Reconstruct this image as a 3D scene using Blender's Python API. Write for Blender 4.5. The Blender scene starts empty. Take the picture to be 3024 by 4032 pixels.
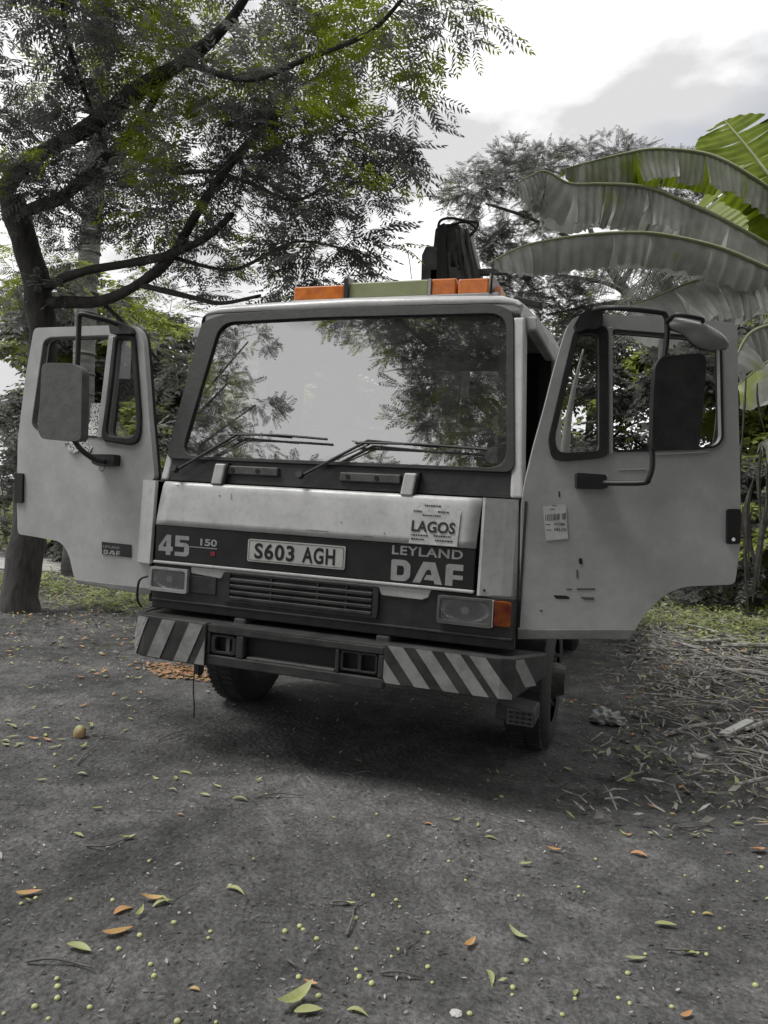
import bpy, bmesh, math, random
import numpy as np
from mathutils import Vector, Matrix, noise
C = bpy.context.scene.collection
R = math.radians
# ---------------------------------------------------------------- camera
cam_d = bpy.data.cameras.new('camera'); cam = bpy.data.objects.new('camera', cam_d); C.objects.link(cam)
cr, cu, cf = Vector((0.9420,0.3308,0.0569)), Vector((-0.0589,-0.0040,0.9983)), Vector((-0.3305,0.9437,-0.0157))
m = Matrix((cr, cu, -cf)).transposed().to_4x4(); m.translation = Vector((1.4255,-3.2389,1.3286))
cam.matrix_world = m
cam_d.sensor_fit = 'VERTICAL'; cam_d.sensor_height = 36; cam_d.lens = 2900/4032*36
cam_d.clip_start = .05; cam_d.clip_end = 2000
S = bpy.context.scene; S.camera = cam
# ---------------------------------------------------------------- world
SUN_EL, SUN_AZ = R(60), R(248)          # azimuth measured clockwise from +Y
W = bpy.data.worlds.new('World'); S.world = W; W.use_nodes = True
nt = W.node_tree; nt.nodes.clear(); N = nt.nodes.new; L = nt.links.new
out = N('ShaderNodeOutputWorld'); bg1 = N('ShaderNodeBackground'); bg2 = N('ShaderNodeBackground'); mx = N('ShaderNodeMixShader')
sky = N('ShaderNodeTexSky'); sky.sky_type = 'NISHITA'; sky.sun_disc = False; sky.sun_elevation = SUN_EL; sky.sun_rotation = SUN_AZ
bg1.inputs[1].default_value = .11; L(sky.outputs[0], bg1.inputs[0])
tc = N('ShaderNodeTexCoord'); mp = N('ShaderNodeMapping'); mp.inputs['Scale'].default_value = (1, 1, 2.0); mp.inputs['Location'].default_value = (3.1, .4, .2)
L(tc.outputs['Generated'], mp.inputs[0])
n1 = N('ShaderNodeTexNoise'); n1.inputs['Scale'].default_value = 2.5; n1.inputs['Detail'].default_value = 7; n1.inputs['Roughness'].default_value = .52; L(mp.outputs[0], n1.inputs[0])
r1 = N('ShaderNodeValToRGB'); r1.color_ramp.elements[0].position = .455; r1.color_ramp.elements[0].color = (.74, .74, .75, 1)
r1.color_ramp.elements[1].position = .535; r1.color_ramp.elements[1].color = (1.22, 1.22, 1.22, 1); L(n1.outputs[0], r1.inputs[0])
bg2.inputs[1].default_value = 1.0; L(r1.outputs[0], bg2.inputs[0])
n2 = N('ShaderNodeTexNoise'); n2.inputs['Scale'].default_value = 1.3; n2.inputs['Detail'].default_value = 5; L(mp.outputs[0], n2.inputs[0])
r2 = N('ShaderNodeValToRGB'); r2.color_ramp.elements[0].position = .30; r2.color_ramp.elements[0].color = (.55, .55, .55, 1); r2.color_ramp.elements[1].position = .37; r2.color_ramp.elements[1].color = (1, 1, 1, 1)
L(n2.outputs[0], r2.inputs[0]); L(r2.outputs[0], mx.inputs[0]); L(bg1.outputs[0], mx.inputs[1]); L(bg2.outputs[0], mx.inputs[2]); L(mx.outputs[0], out.inputs[0])
sl = bpy.data.lights.new('sun', 'SUN'); sl.energy = 2.7; sl.angle = R(24); sl.color = (1, .98, .95)
so = bpy.data.objects.new('sun', sl); C.objects.link(so)
sd = Vector((math.sin(SUN_AZ)*math.cos(SUN_EL), math.cos(SUN_AZ)*math.cos(SUN_EL), math.sin(SUN_EL)))
so.rotation_euler = (-sd).to_track_quat('-Z', 'Y').to_euler(); so.location = sd*40
S.view_settings.view_transform = 'Standard'; S.view_settings.look = 'None'; S.view_settings.exposure = 0; S.view_settings.gamma = 1
S.render.engine = 'CYCLES'
try:
    S.cycles.max_bounces = 6; S.cycles.transparent_max_bounces = 12
except Exception: pass

# ---------------------------------------------------------------- materials
def mat(name, c1, c2=None, scale=8., rough=.7, metal=0., bump=0., bscale=40., detail=6, lo=.35, hi=.65, spec=.5, coat=0., world=False, stretch=(1, 1, 1), rough2=None):
    M = bpy.data.materials.new(name); M.use_nodes = True; t = M.node_tree; b = t.nodes['Principled BSDF']
    b.inputs['Roughness'].default_value = rough; b.inputs['Metallic'].default_value = metal; b.inputs['Specular IOR Level'].default_value = spec
    b.inputs['Coat Weight'].default_value = coat
    b.inputs['Base Color'].default_value = (*c1, 1)
    co = t.nodes.new('ShaderNodeNewGeometry').outputs['Position'] if world else t.nodes.new('ShaderNodeTexCoord').outputs['Object']
    mp = t.nodes.new('ShaderNodeMapping'); mp.inputs['Scale'].default_value = stretch; t.links.new(co, mp.inputs[0])
    if c2:
        n = t.nodes.new('ShaderNodeTexNoise'); n.inputs['Scale'].default_value = scale; n.inputs['Detail'].default_value = detail; n.inputs['Roughness'].default_value = .6
        t.links.new(mp.outputs[0], n.inputs[0]); r = t.nodes.new('ShaderNodeValToRGB'); r.color_ramp.elements[0].position = lo; r.color_ramp.elements[1].position = hi
        r.color_ramp.elements[0].color = (*c1, 1); r.color_ramp.elements[1].color = (*c2, 1); t.links.new(n.outputs[0], r.inputs[0]); t.links.new(r.outputs[0], b.inputs['Base Color'])
        if rough2 is not None:
            mr = t.nodes.new('ShaderNodeMapRange'); mr.inputs[1].default_value = lo; mr.inputs[2].default_value = hi; mr.inputs[3].default_value = rough; mr.inputs[4].default_value = rough2
            t.links.new(n.outputs[0], mr.inputs[0]); t.links.new(mr.outputs[0], b.inputs['Roughness'])
    if bump:
        n = t.nodes.new('ShaderNodeTexNoise'); n.inputs['Scale'].default_value = bscale; n.inputs['Detail'].default_value = 5; t.links.new(mp.outputs[0], n.inputs[0])
        bp = t.nodes.new('ShaderNodeBump'); bp.inputs['Strength'].default_value = bump; bp.inputs['Distance'].default_value = .02; t.links.new(n.outputs[0], bp.inputs['Height']); t.links.new(bp.outputs[0], b.inputs['Normal'])
    return M
def leafmat(name, c1, c2, c3=None, scale=1.2, trans=.35, lo=.45, hi=.6, rough=.5):
    # c1/c2 vary from leaf group to leaf group, c3 = young yellow-green leaves in patches
    M = bpy.data.materials.new(name); M.use_nodes = True; t = M.node_tree; t.nodes.clear(); N = t.nodes.new; L = t.links.new
    o = N('ShaderNodeOutputMaterial'); d = N('ShaderNodeBsdfPrincipled'); tr = N('ShaderNodeBsdfTranslucent'); mx = N('ShaderNodeMixShader'); mx.inputs[0].default_value = trans
    d.inputs['Roughness'].default_value = rough; d.inputs['Specular IOR Level'].default_value = .4
    g = N('ShaderNodeNewGeometry'); n = N('ShaderNodeTexNoise'); n.inputs['Scale'].default_value = 9.; n.inputs['Detail'].default_value = 3; L(g.outputs['Position'], n.inputs[0])
    r = N('ShaderNodeValToRGB'); r.color_ramp.elements[0].position = .35; r.color_ramp.elements[1].position = .65; r.color_ramp.elements[0].color = (*c1, 1); r.color_ramp.elements[1].color = (*c2, 1)
    L(n.outputs[0], r.inputs[0]); col = r.outputs[0]
    if c3:
        n2 = N('ShaderNodeTexNoise'); n2.inputs['Scale'].default_value = scale; n2.inputs['Detail'].default_value = 3; L(g.outputs['Position'], n2.inputs[0])
        r2 = N('ShaderNodeValToRGB'); r2.color_ramp.elements[0].position = lo; r2.color_ramp.elements[1].position = hi; L(n2.outputs[0], r2.inputs[0])
        m = N('ShaderNodeMixRGB'); L(r2.outputs[0], m.inputs[0]); L(col, m.inputs[1]); m.inputs[2].default_value = (*c3, 1); col = m.outputs[0]
    L(col, d.inputs['Base Color']); L(col, tr.inputs[0]); L(d.outputs[0], mx.inputs[1]); L(tr.outputs[0], mx.inputs[2]); L(mx.outputs[0], o.inputs[0])
    return M
def glassmat(name, tint=(.9, .92, .92), base=.05, rough=.0, dust=0.):
    """clear pane: transparency plus mirror reflection that grows towards grazing angles, and a film of dust"""
    M = bpy.data.materials.new(name); M.use_nodes = True; t = M.node_tree; t.nodes.clear(); N = t.nodes.new; L = t.links.new
    o = N('ShaderNodeOutputMaterial'); tr = N('ShaderNodeBsdfTransparent'); tr.inputs[0].default_value = (*tint, 1); gl = N('ShaderNodeBsdfGlossy'); gl.inputs['Roughness'].default_value = rough
    lw = N('ShaderNodeLayerWeight'); pw = N('ShaderNodeMath'); pw.operation = 'POWER'; pw.inputs[1].default_value = 5; mr = N('ShaderNodeMapRange'); mr.inputs[3].default_value = base; mr.inputs[4].default_value = 1
    L(lw.outputs['Facing'], pw.inputs[0]); L(pw.outputs[0], mr.inputs[0])
    mx = N('ShaderNodeMixShader'); L(mr.outputs[0], mx.inputs[0]); L(tr.outputs[0], mx.inputs[1]); L(gl.outputs[0], mx.inputs[2]); fin = mx
    if dust:
        df = N('ShaderNodeBsdfDiffuse'); df.inputs[0].default_value = (.5, .5, .48, 1); n = N('ShaderNodeTexNoise'); n.inputs['Scale'].default_value = 5; n.inputs['Detail'].default_value = 6; c = N('ShaderNodeTexCoord'); L(c.outputs['Object'], n.inputs[0])
        m2 = N('ShaderNodeMapRange'); m2.inputs[1].default_value = .35; m2.inputs[2].default_value = .75; m2.inputs[3].default_value = dust*.4; m2.inputs[4].default_value = dust*1.6; L(n.outputs[0], m2.inputs[0])
        fin = N('ShaderNodeMixShader'); L(m2.outputs[0], fin.inputs[0]); L(mx.outputs[0], fin.inputs[1]); L(df.outputs[0], fin.inputs[2])
    L(fin.outputs[0], o.inputs[0])
    return M
WHITE = mat('white_paint', (.60, .60, .597), (.48, .48, .475), scale=3.6, rough=.32, bump=.05, bscale=6, lo=.4, hi=.62, coat=.2, rough2=.5)
DOORW = mat('door_white_paint', (.52, .52, .517), (.44, .44, .435), scale=2.4, rough=.35, bump=.07, bscale=4, lo=.4, hi=.65, coat=.15, rough2=.55)
BLACKP = mat('black_plastic', (.018, .018, .019), (.036, .036, .036), scale=14, rough=.5, bump=.08, bscale=60)
BLACKG = mat('black_band', (.018, .018, .019), (.03, .03, .03), scale=7, rough=.33, bump=.02)
RUBBER = mat('black_rubber', (.02, .02, .02), (.032, .032, .032), scale=20, rough=.65, bump=.1)
GREYP = mat('grey_plastic', (.085, .085, .085), (.13, .13, .125), scale=12, rough=.6, bump=.1, bscale=50)
BUMP = mat('bumper_paint', (.022, .022, .023), (.052, .052, .051), scale=8, rough=.55, bump=.15, bscale=30)
STRIPEW = mat('stripe_white', (.30, .30, .295), (.18, .18, .175), scale=11, rough=.55, lo=.42, hi=.68, bump=.1, bscale=40)
SILVER = mat('silver_letters', (.42, .42, .42), (.32, .32, .32), scale=30, rough=.45)
CHROME = mat('reflector', (.9, .9, .9), rough=.22, metal=1.)
ORANGE = mat('amber_lens', (.80, .22, .015), (.55, .13, .01), scale=18, rough=.22, coat=.5)
INDIC = mat('amber_red_lens', (.34, .10, .01), (.15, .012, .02), scale=14, detail=2, rough=.25, coat=.4)
BEACONW = mat('beacon_middle', (.33, .36, .19), (.26, .29, .15), scale=6, rough=.35)
PLATE = mat('plate_white', (.58, .58, .56), (.50, .50, .48), scale=9, rough=.4)
PAPER = mat('paper', (.68, .68, .66), (.58, .58, .56), scale=20, rough=.75)
PAPERD = mat('paper_worn', (.62, .62, .61), (.45, .45, .44), scale=35, rough=.75)
INK = mat('ink', (.015, .015, .015), rough=.6)
DARKI = mat('dark_interior', (.02, .02, .02), (.035, .035, .034), scale=9, rough=.85)
SEATM = mat('seat_cloth', (.12, .12, .115), (.18, .18, .17), scale=25, rough=.9)
STEEL = mat('dirty_steel', (.05, .05, .048), (.11, .10, .095), scale=9, rough=.6, metal=.2, bump=.2)
CRANEM = mat('crane_paint', (.05, .05, .051), (.13, .127, .125), scale=10, rough=.55, bump=.15)
SOIL = mat('bare_dirt', (.045, .045, .045), (.125, .124, .122), scale=1.3, rough=.95, bump=1., bscale=34, detail=15, lo=.33, hi=.68, world=True)
def speckle(M, sc, lo, hi, a, c):
    t = M.node_tree; b = t.nodes['Principled BSDF']; src = b.inputs['Base Color'].links[0].from_socket; co = t.nodes.new('ShaderNodeNewGeometry').outputs['Position']
    n = t.nodes.new('ShaderNodeTexNoise'); n.inputs['Scale'].default_value = sc; n.inputs['Detail'].default_value = 4; n.inputs['Roughness'].default_value = .75; t.links.new(co, n.inputs[0])
    r = t.nodes.new('ShaderNodeValToRGB'); r.color_ramp.elements[0].position = lo; r.color_ramp.elements[1].position = hi; r.color_ramp.elements[0].color = (a, a, a, 1); r.color_ramp.elements[1].color = (c, c, c, 1)
    m = t.nodes.new('ShaderNodeMixRGB'); m.blend_type = 'MULTIPLY'; m.inputs[0].default_value = 1; t.links.new(n.outputs[0], r.inputs[0]); t.links.new(src, m.inputs[1]); t.links.new(r.outputs[0], m.inputs[2]); t.links.new(m.outputs[0], b.inputs['Base Color'])
speckle(SOIL, 62, .36, .64, .62, 1.45); speckle(SOIL, 7, .36, .64, .68, 1.28); speckle(SOIL, 1.9, .40, .60, .78, 1.30)
SUNSOIL = mat('sunlit_soil', (.30, .295, .285), (.44, .435, .42), scale=2.2, rough=.95, bump=.5, bscale=30, detail=10, world=True)  # soil colour with the sunlight painted in
BARK = mat('dark_bark', (.040, .038, .036), (.085, .08, .075), scale=16, rough=.95, bump=.7, bscale=22, stretch=(1, 1, .35))
speckle(DOORW, 3.5, .40, .62, .86, 1.04); speckle(WHITE, 24, .35, .5, .86, 1.0)
PALEBARK = mat('pale_bark', (.12, .12, .115), (.24, .235, .22), scale=7, rough=.95, bump=.5, bscale=30, stretch=(.5, .5, 2.4))
STRAW = mat('dry_stalk', (.48, .465, .43), (.15, .142, .13), scale=12, rough=.9, bump=.3, stretch=(1, 1, 1))
TWIG = mat('grey_twig', (.16, .15, .14), (.09, .085, .08), scale=20, rough=.9)
NEEM = leafmat('neem_leaves', (.13, .136, .125), (.21, .216, .20), (.33, .40, .04), scale=.95, trans=.5, lo=.56, hi=.59)
FARLEAF = leafmat('far_leaves', (.12, .125, .112), (.25, .255, .235), (.38, .44, .11), scale=.8, trans=.45, lo=.55, hi=.60)
RAINL = leafmat('feathery_leaves', (.15, .155, .14), (.24, .245, .22), (.16, .19, .06), scale=.9, trans=.3, lo=.58, hi=.68)
BANANA = leafmat('banana_under', (.42, .425, .40), (.58, .585, .555), (.36, .42, .12), scale=2.2, trans=.58, lo=.62, hi=.72, rough=.36)
BANGRN = leafmat('banana_green', (.16, .22, .015), (.24, .32, .025), scale=2, trans=.5, rough=.4)
RIB = mat('banana_midrib', (.36, .38, .24), (.28, .31, .14), scale=9, rough=.5)
WEED = leafmat('weed_leaves', (.18, .21, .075), (.28, .32, .12), (.38, .42, .17), scale=2.0, trans=.3)
YELLOWL = leafmat('yellow_leaf', (.32, .34, .12), (.44, .46, .24), trans=.15)
ORANGEL = leafmat('orange_leaf', (.52, .24, .10), (.60, .34, .17), (.45, .40, .12), scale=14, trans=.15, lo=.5, hi=.7)
BERRY = mat('neem_fruit', (.44, .46, .19), (.56, .57, .30), scale=30, rough=.45)
GLASS = glassmat('windscreen_glass', (.92, .93, .93), .44, dust=.04)
SGLASS = glassmat('side_glass', (.85, .87, .87), .13, dust=.06)

# ---------------------------------------------------------------- helpers
def obj(name, me, mats, parent=None, smooth=False, bevel=0, seg=2, label=None):
    """mesh given in world coordinates; stored relative to the thing it belongs to"""
    if isinstance(me, bmesh.types.BMesh):
        b = me; bmesh.ops.recalc_face_normals(b, faces=b.faces[:]) if len(b.faces) < 20000 else None
        me = bpy.data.meshes.new(name); b.to_mesh(me); b.free()
    if not isinstance(mats, (list, tuple)): mats = [mats]
    for x in mats: me.materials.append(x)
    o = bpy.data.objects.new(name, me); C.objects.link(o)
    if parent is not None:
        root = parent
        while root.parent: root = root.parent
        me.transform(Matrix.Translation(-root.location)); o.parent = parent
    if smooth: me.polygons.foreach_set('use_smooth', [True]*len(me.polygons))
    if bevel:
        md = o.modifiers.new('bevel', 'BEVEL'); md.width = bevel; md.segments = seg; md.limit_method = 'ANGLE'; md.angle_limit = R(40); md.harden_normals = False
    if label: o['label'] = label
    return o
def thing(name, loc, label, cat, group=None):
    o = bpy.data.objects.new(name, None); C.objects.link(o); o.location = loc; o['label'] = label; o['category'] = cat
    o.empty_display_size = .2
    if group: o['group'] = group
    return o
def tag(o, label, cat, group=None, kind=None):
    if label: o['label'] = label
    if cat: o['category'] = cat
    if group: o['group'] = group
    if kind: o['kind'] = kind
    return o
def nb(): return bmesh.new()
def box(b, x0, x1, y0, y1, z0, z1, fn=None):
    v = [b.verts.new((x, y, z)) for x in (x0, x1) for y in (y0, y1) for z in (z0, z1)]
    for f in ((0, 1, 3, 2), (4, 6, 7, 5), (0, 4, 5, 1), (2, 3, 7, 6), (0, 2, 6, 4), (1, 5, 7, 3)): b.faces.new([v[i] for i in f])
    if fn:
        for q in v: q.co = fn(q.co)
    return v
def obox(b, c, ax, ay, az, hx, hy, hz):
    c = Vector(c); ax, ay, az = Vector(ax), Vector(ay), Vector(az)
    v = box(b, -hx, hx, -hy, hy, -hz, hz)
    for q in v: q.co = c + ax*q.co.x + ay*q.co.y + az*q.co.z
def frame(d):
    d = Vector(d).normalized(); a = Vector((0, 0, 1)) if abs(d.z) < .9 else Vector((1, 0, 0))
    u = d.cross(a).normalized(); return d, u, d.cross(u)
def spline(pts, n=6):
    P = [Vector(p) for p in pts]
    if len(P) < 3: return P
    o = []
    for i in range(len(P)-1):
        p0 = P[max(i-1, 0)]; p1 = P[i]; p2 = P[i+1]; p3 = P[min(i+2, len(P)-1)]
        for k in range(n):
            t = k/n; o.append(.5*((2*p1)+(p2-p0)*t+(2*p0-5*p1+4*p2-p3)*t*t+(3*p1-p0-3*p2+p3)*t**3))
    o.append(P[-1]); return o
def tube(b, pts, r, seg=8, n=0, caps=True, wob=0, rnd=None):
    P = spline(pts, n) if n else [Vector(p) for p in pts]
    rr = r if isinstance(r, (list, tuple)) else [r, r]
    m = len(P); rings = []; u = None
    for i, p in enumerate(P):
        d = (P[min(i+1, m-1)]-P[max(i-1, 0)]).normalized()
        if u is None: _, u, v = frame(d)
        else:
            u = (u-d*u.dot(d)).normalized(); v = d.cross(u)
        t = i/(m-1)*(len(rr)-1); k = min(int(t), len(rr)-2); rad = rr[k]+(rr[k+1]-rr[k])*(t-k)
        rings.append([b.verts.new(p+(u*math.cos(a)+v*math.sin(a))*rad*(1+(wob*noise.noise(p*3+Vector((a, 0, 0))) if wob else 0))) for a in [2*math.pi*j/seg for j in range(seg)]])
    for i in range(m-1):
        for j in range(seg): b.faces.new((rings[i][j], rings[i][(j+1) % seg], rings[i+1][(j+1) % seg], rings[i+1][j]))
    if caps: b.faces.new(rings[0][::-1]); b.faces.new(rings[-1])
    return b
def disc(b, c, d, r, t, seg=20, r2=None):
    c = Vector(c); d, u, v = frame(d)
    A = [b.verts.new(c+(u*math.cos(2*math.pi*j/seg)+v*math.sin(2*math.pi*j/seg))*r) for j in range(seg)]
    B_ = [b.verts.new(c+d*t+(u*math.cos(2*math.pi*j/seg)+v*math.sin(2*math.pi*j/seg))*(r2 or r)) for j in range(seg)]
    for j in range(seg): b.faces.new((A[j], A[(j+1) % seg], B_[(j+1) % seg], B_[j]))
    b.faces.new(A[::-1]); b.faces.new(B_)
def chaikin(P, it=2, cut=.25):
    for _ in range(it):
        Q = []
        for i in range(len(P)):
            a, b = P[i], P[(i+1) % len(P)]
            Q.append(tuple(x+(y-x)*cut for x, y in zip(a, b))); Q.append(tuple(x+(y-x)*(1-cut) for x, y in zip(a, b)))
        P = Q
    return P
def rnd_poly(P, r=.04, n=4):
    """round every corner of a 2-D polygon with radius-like distance r"""
    o = []
    for i in range(len(P)):
        a, p, c = Vector(P[i-1]), Vector(P[i]), Vector(P[(i+1) % len(P)])
        ra = min(r, (a-p).length*.45); rc = min(r, (c-p).length*.45)
        s = p+(a-p).normalized()*ra; e = p+(c-p).normalized()*rc
        for k in range(n+1):
            t = k/n; o.append(tuple(s*(1-t)**2+p*2*t*(1-t)+e*t*t))
    return o
def plate(b, outer, holes, mp, th):
    """flat plate with holes. 2-D loops -> world by mp(a, b, depth); th = thickness along depth"""
    loops = [outer]+list(holes); E = []; V = []
    for lp in loops:
        vs = [b.verts.new((p[0], p[1], 0)) for p in lp]; V += vs
        E += [b.edges.new((vs[i], vs[(i+1) % len(vs)])) for i in range(len(vs))]
    g = bmesh.ops.triangle_fill(b, use_beauty=True, use_dissolve=False, edges=E, normal=(0, 0, 1))
    F = [f for f in g['geom'] if isinstance(f, bmesh.types.BMFace)]
    if th:
        cp = {v: b.verts.new((v.co.x, v.co.y, 1)) for v in V}
        for f in F: b.faces.new([cp[v] for v in f.verts][::-1])
        k = 0
        for lp in loops:
            vs = V[k:k+len(lp)]; k += len(lp)
            for i in range(len(vs)): b.faces.new((vs[i], vs[(i+1) % len(vs)], cp[vs[(i+1) % len(vs)]], cp[vs[i]]))
        for v in cp.values(): v.co = mp(v.co.x, v.co.y, th)
    for v in V: v.co = mp(v.co.x, v.co.y, 0)
    return b
def text_mesh(s, bold=.0, space=1.0, extr=0):
    cu = bpy.data.curves.new('text', 'FONT'); cu.body = s; cu.offset = bold; cu.space_character = space; cu.resolution_u = 4
    o = bpy.data.objects.new('text', cu); C.objects.link(o); bpy.context.view_layer.update()
    me = bpy.data.meshes.new_from_object(o.evaluated_get(bpy.context.evaluated_depsgraph_get())); bpy.data.objects.remove(o); bpy.data.curves.remove(cu)
    return me
def text(name, s, mt, parent, org, ax, up, w, h, bold=.0, space=1.0, label=None):
    """lettering stretched to exactly w x h, lower left corner at org"""
    me = text_mesh(s, bold, space); n = len(me.vertices); co = np.empty(n*3); me.vertices.foreach_get('co', co); co = co.reshape(-1, 3)
    lo = co.min(0); hi = co.max(0); a = (co[:, 0]-lo[0])/(hi[0]-lo[0])*w; c = (co[:, 1]-lo[1])/(hi[1]-lo[1])*h
    ax, up = np.array(Vector(ax).normalized()), np.array(Vector(up).normalized())
    P = np.array(org)[None, :]+a[:, None]*ax+c[:, None]*up
    me.vertices.foreach_set('co', P.ravel()); me.update()
    return obj(name, me, mt, parent, label=label)
def polys(name, loops, mt, parent, org, ax, up, w, h, label=None):
    """letters given as loops in a 0..1 box (list of (outer, holes))"""
    b = nb(); ax, up, org = Vector(ax).normalized(), Vector(up).normalized(), Vector(org)
    for o, hs in loops: plate(b, o, hs, lambda a, c, d: org+ax*(a*w)+up*(c*h), 0)
    return obj(name, b, mt, parent, label=label)
def quads(name, verts, faces, mats, midx=None, parent=None):
    me = bpy.data.meshes.new(name); me.from_pydata(verts, [], faces)
    if midx is not None:
        for x in mats[:1]: pass
    o = obj(name, me, mats, parent)
    if midx is not None: me.polygons.foreach_set('material_index', midx)
    return o
rng = np.random.default_rng(7); random.seed(7)
def gz(x, y):
    d = math.hypot(x, y)
    z = .018*noise.noise(Vector((x*.9, y*.9, 0)))+.008*noise.noise(Vector((x*3.1, y*3.1, 2)))+.004*noise.noise(Vector((x*9, y*9, 4)))
    u = x*.93-y*.36+.55; z -= .020*math.exp(-(u/.13)**2)*(y < .2)-.010*math.exp(-((u-.2)/.09)**2)*(y < .2)       # old wheel rut
    u = x*.97+y*.24-2.0; z -= .016*math.exp(-(u/.15)**2)*(y < .2)
    if x > 1.4: z += .05*min(1, (x-1.4)/1.5)*(.6+noise.noise(Vector((x*1.7, y*1.7, 5))))       # rubbish heap side
    return z

# ---------------------------------------------------------------- ground
def axis(a, b, step, far):
    v = list(np.arange(a, b+1e-6, step)); s = step; x = b
    while x < far: s *= 1.35; x += s; v.append(x)
    s = step; x = a
    while x > -far: s *= 1.35; x -= s; v.insert(0, x)
    return v
xs = axis(-6, 5, .06, 400); ys = axis(-3.2, 7, .06, 400)
vv = [(x, y, gz(x, y) if abs(x) < 30 and abs(y) < 30 else 0) for y in ys for x in xs]; nx = len(xs)
ff = [(j*nx+i, j*nx+i+1, (j+1)*nx+i+1, (j+1)*nx+i) for j in range(len(ys)-1) for i in range(nx-1)]
g = quads('ground', vv, ff, [SOIL]); g['kind'] = 'structure'; g.data.polygons.foreach_set('use_smooth', [True]*len(g.data.polygons))

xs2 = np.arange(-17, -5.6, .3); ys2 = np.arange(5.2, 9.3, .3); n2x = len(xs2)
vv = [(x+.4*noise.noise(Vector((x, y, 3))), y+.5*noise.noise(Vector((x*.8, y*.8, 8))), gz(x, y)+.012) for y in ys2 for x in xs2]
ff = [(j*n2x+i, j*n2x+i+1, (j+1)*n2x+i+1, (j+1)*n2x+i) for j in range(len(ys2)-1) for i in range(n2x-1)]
g = quads('sunlit_path', vv, ff, [SUNSOIL]); g['kind'] = 'structure'  # paler sheet over the far-left ground, sunlight put into its colour
# ================================================================ TRUCK
XC = -.06
T = thing('cab_truck', (XC, 1.0, 0), 'white forward-control truck with both cab doors swung wide open on bare dirt', 'truck')
def yw(z): return .08+.267*(z-1.5)          # raked windscreen plane
FR = lambda a, c, d: Vector((a, yw(c)+d, c))
# --- cab shell (roof, pillars, rear wall, floor)
b = nb()
prof = [(-1, -.17), (-1, -.11), (-.99, -.065), (-.955, -.03), (-.87, -.008), (-.5, .004), (0, .012), (.5, .004), (.87, -.008), (.955, -.03), (.99, -.065), (1, -.11), (1, -.17)]
st = [(.288, 2.312, .885, .35), (.284, 2.325, .885, .55), (.292, 2.345, .888, .8), (.33, 2.363, .90, 1), (.5, 2.372, .92, 1), (.95, 2.376, .96, 1), (1.35, 2.37, .97, 1), (1.46, 2.35, .965, .9), (1.475, 2.30, .96, .6), (1.48, 2.2, .96, .4)]
rows = []
for y, z, hw, k in st: rows.append([b.verts.new((XC+p[0]*hw, y, z+p[1]*k)) for p in prof])
for i in range(len(rows)-1):
    for j in range(len(prof)-1): b.faces.new((rows[i][j], rows[i][j+1], rows[i+1][j+1], rows[i+1][j]))
obj('roof', b, WHITE, T, smooth=True)
b = nb()
def pillar(b, p0, p1, w, d, sx):
    # p0,p1 outer front corner bottom/top
    a, c = Vector(p0), Vector(p1)
    q = [a, a+Vector((-sx*w, -.0, 0)), a+Vector((-sx*w, d, 0)), a+Vector((0, d, 0))]
    t = [c, c+Vector((-sx*w, 0, 0)), c+Vector((-sx*w, d, 0)), c+Vector((0, d, 0))]
    A = [b.verts.new(v) for v in q]; B_ = [b.verts.new(v) for v in t]
    for j in range(4): b.faces.new((A[j], A[(j+1) % 4], B_[(j+1) % 4], B_[j]))
    b.faces.new(A[::-1]); b.faces.new(B_)
pillar(b, (.921, .045, 1.372), (.845, .272, 2.235), .055, .10, 1)
pillar(b, (-.988, .045, 1.372), (-.945, .272, 2.235), .045, .10, -1)
# header above windscreen opening and lower corner posts
box(b, -.93, .83, .29, .36, 2.26, 2.31)
obj('windscreen_pillar_frame', b, WHITE, T, bevel=.012, seg=3)
for sx in (-1, 1):
    b = nb()
    # rear side wall: pillar behind the door
    def tp(co, sx=sx): return Vector((co.x-sx*.05*max(0, (co.z-1.3)/1.0), co.y, co.z))
    xo = XC+sx*1.01
    box(b, min(xo, xo-sx*.05), max(xo, xo-sx*.05), 1.08, 1.47, .95, 2.24, tp)
    box(b, min(xo-sx*.003, xo-sx*.06), max(xo-sx*.003, xo-sx*.06), .32, 1.10, 2.18, 2.25, tp)
    obj('side_wall', b, WHITE, T, bevel=.01)
    b = nb(); box(b, min(xo-sx*.022, xo-sx*.09), max(xo-sx*.022, xo-sx*.09), 1.05, 1.41, .95, 2.2, tp); obj('door_pillar_trim', b, DARKI, T)
b = nb()
plate(b, [(-1.0, .9), (.9, .9), (.88, 2.3), (-.98, 2.3)], [rnd_poly([(-.86, 1.80), (-.47-.08, 1.80), (-.47-.08, 2.25), (-.86, 2.25)], .05), rnd_poly([(-.47, 1.80), (-.07, 1.80), (-.07, 2.26), (-.47, 2.26)], .05), rnd_poly([(.10, 1.80), (.62, 1.80), (.62, 2.26), (.10, 2.26)], .05)], lambda a, c, d: Vector((a, 1.42+d, c)), .03)
obj('rear_wall', b, DARKI, T)
b = nb()
box(b, XC-.98, XC+.98, .10, 1.42, .78, .90); box(b, XC-.97, XC+.97, .06, .10, .72, 1.36); box(b, XC-.45, XC+.45, .45, 1.42, .9, 1.12)
obj('cab_floor', b, DARKI, T)
# side sills below doors
for sx in (-1, 1):
    b = nb(); xo = XC+sx*.99; box(b, min(xo, xo-sx*.05), max(xo, xo-sx*.05), .08, .60, .74, .90)
    box(b, min(xo-sx*.002, xo-sx*.12), max(xo-sx*.002, xo-sx*.12), .06, .16, .90, 1.37)
    obj('door_sill', b, BLACKP, T, bevel=.008)
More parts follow.
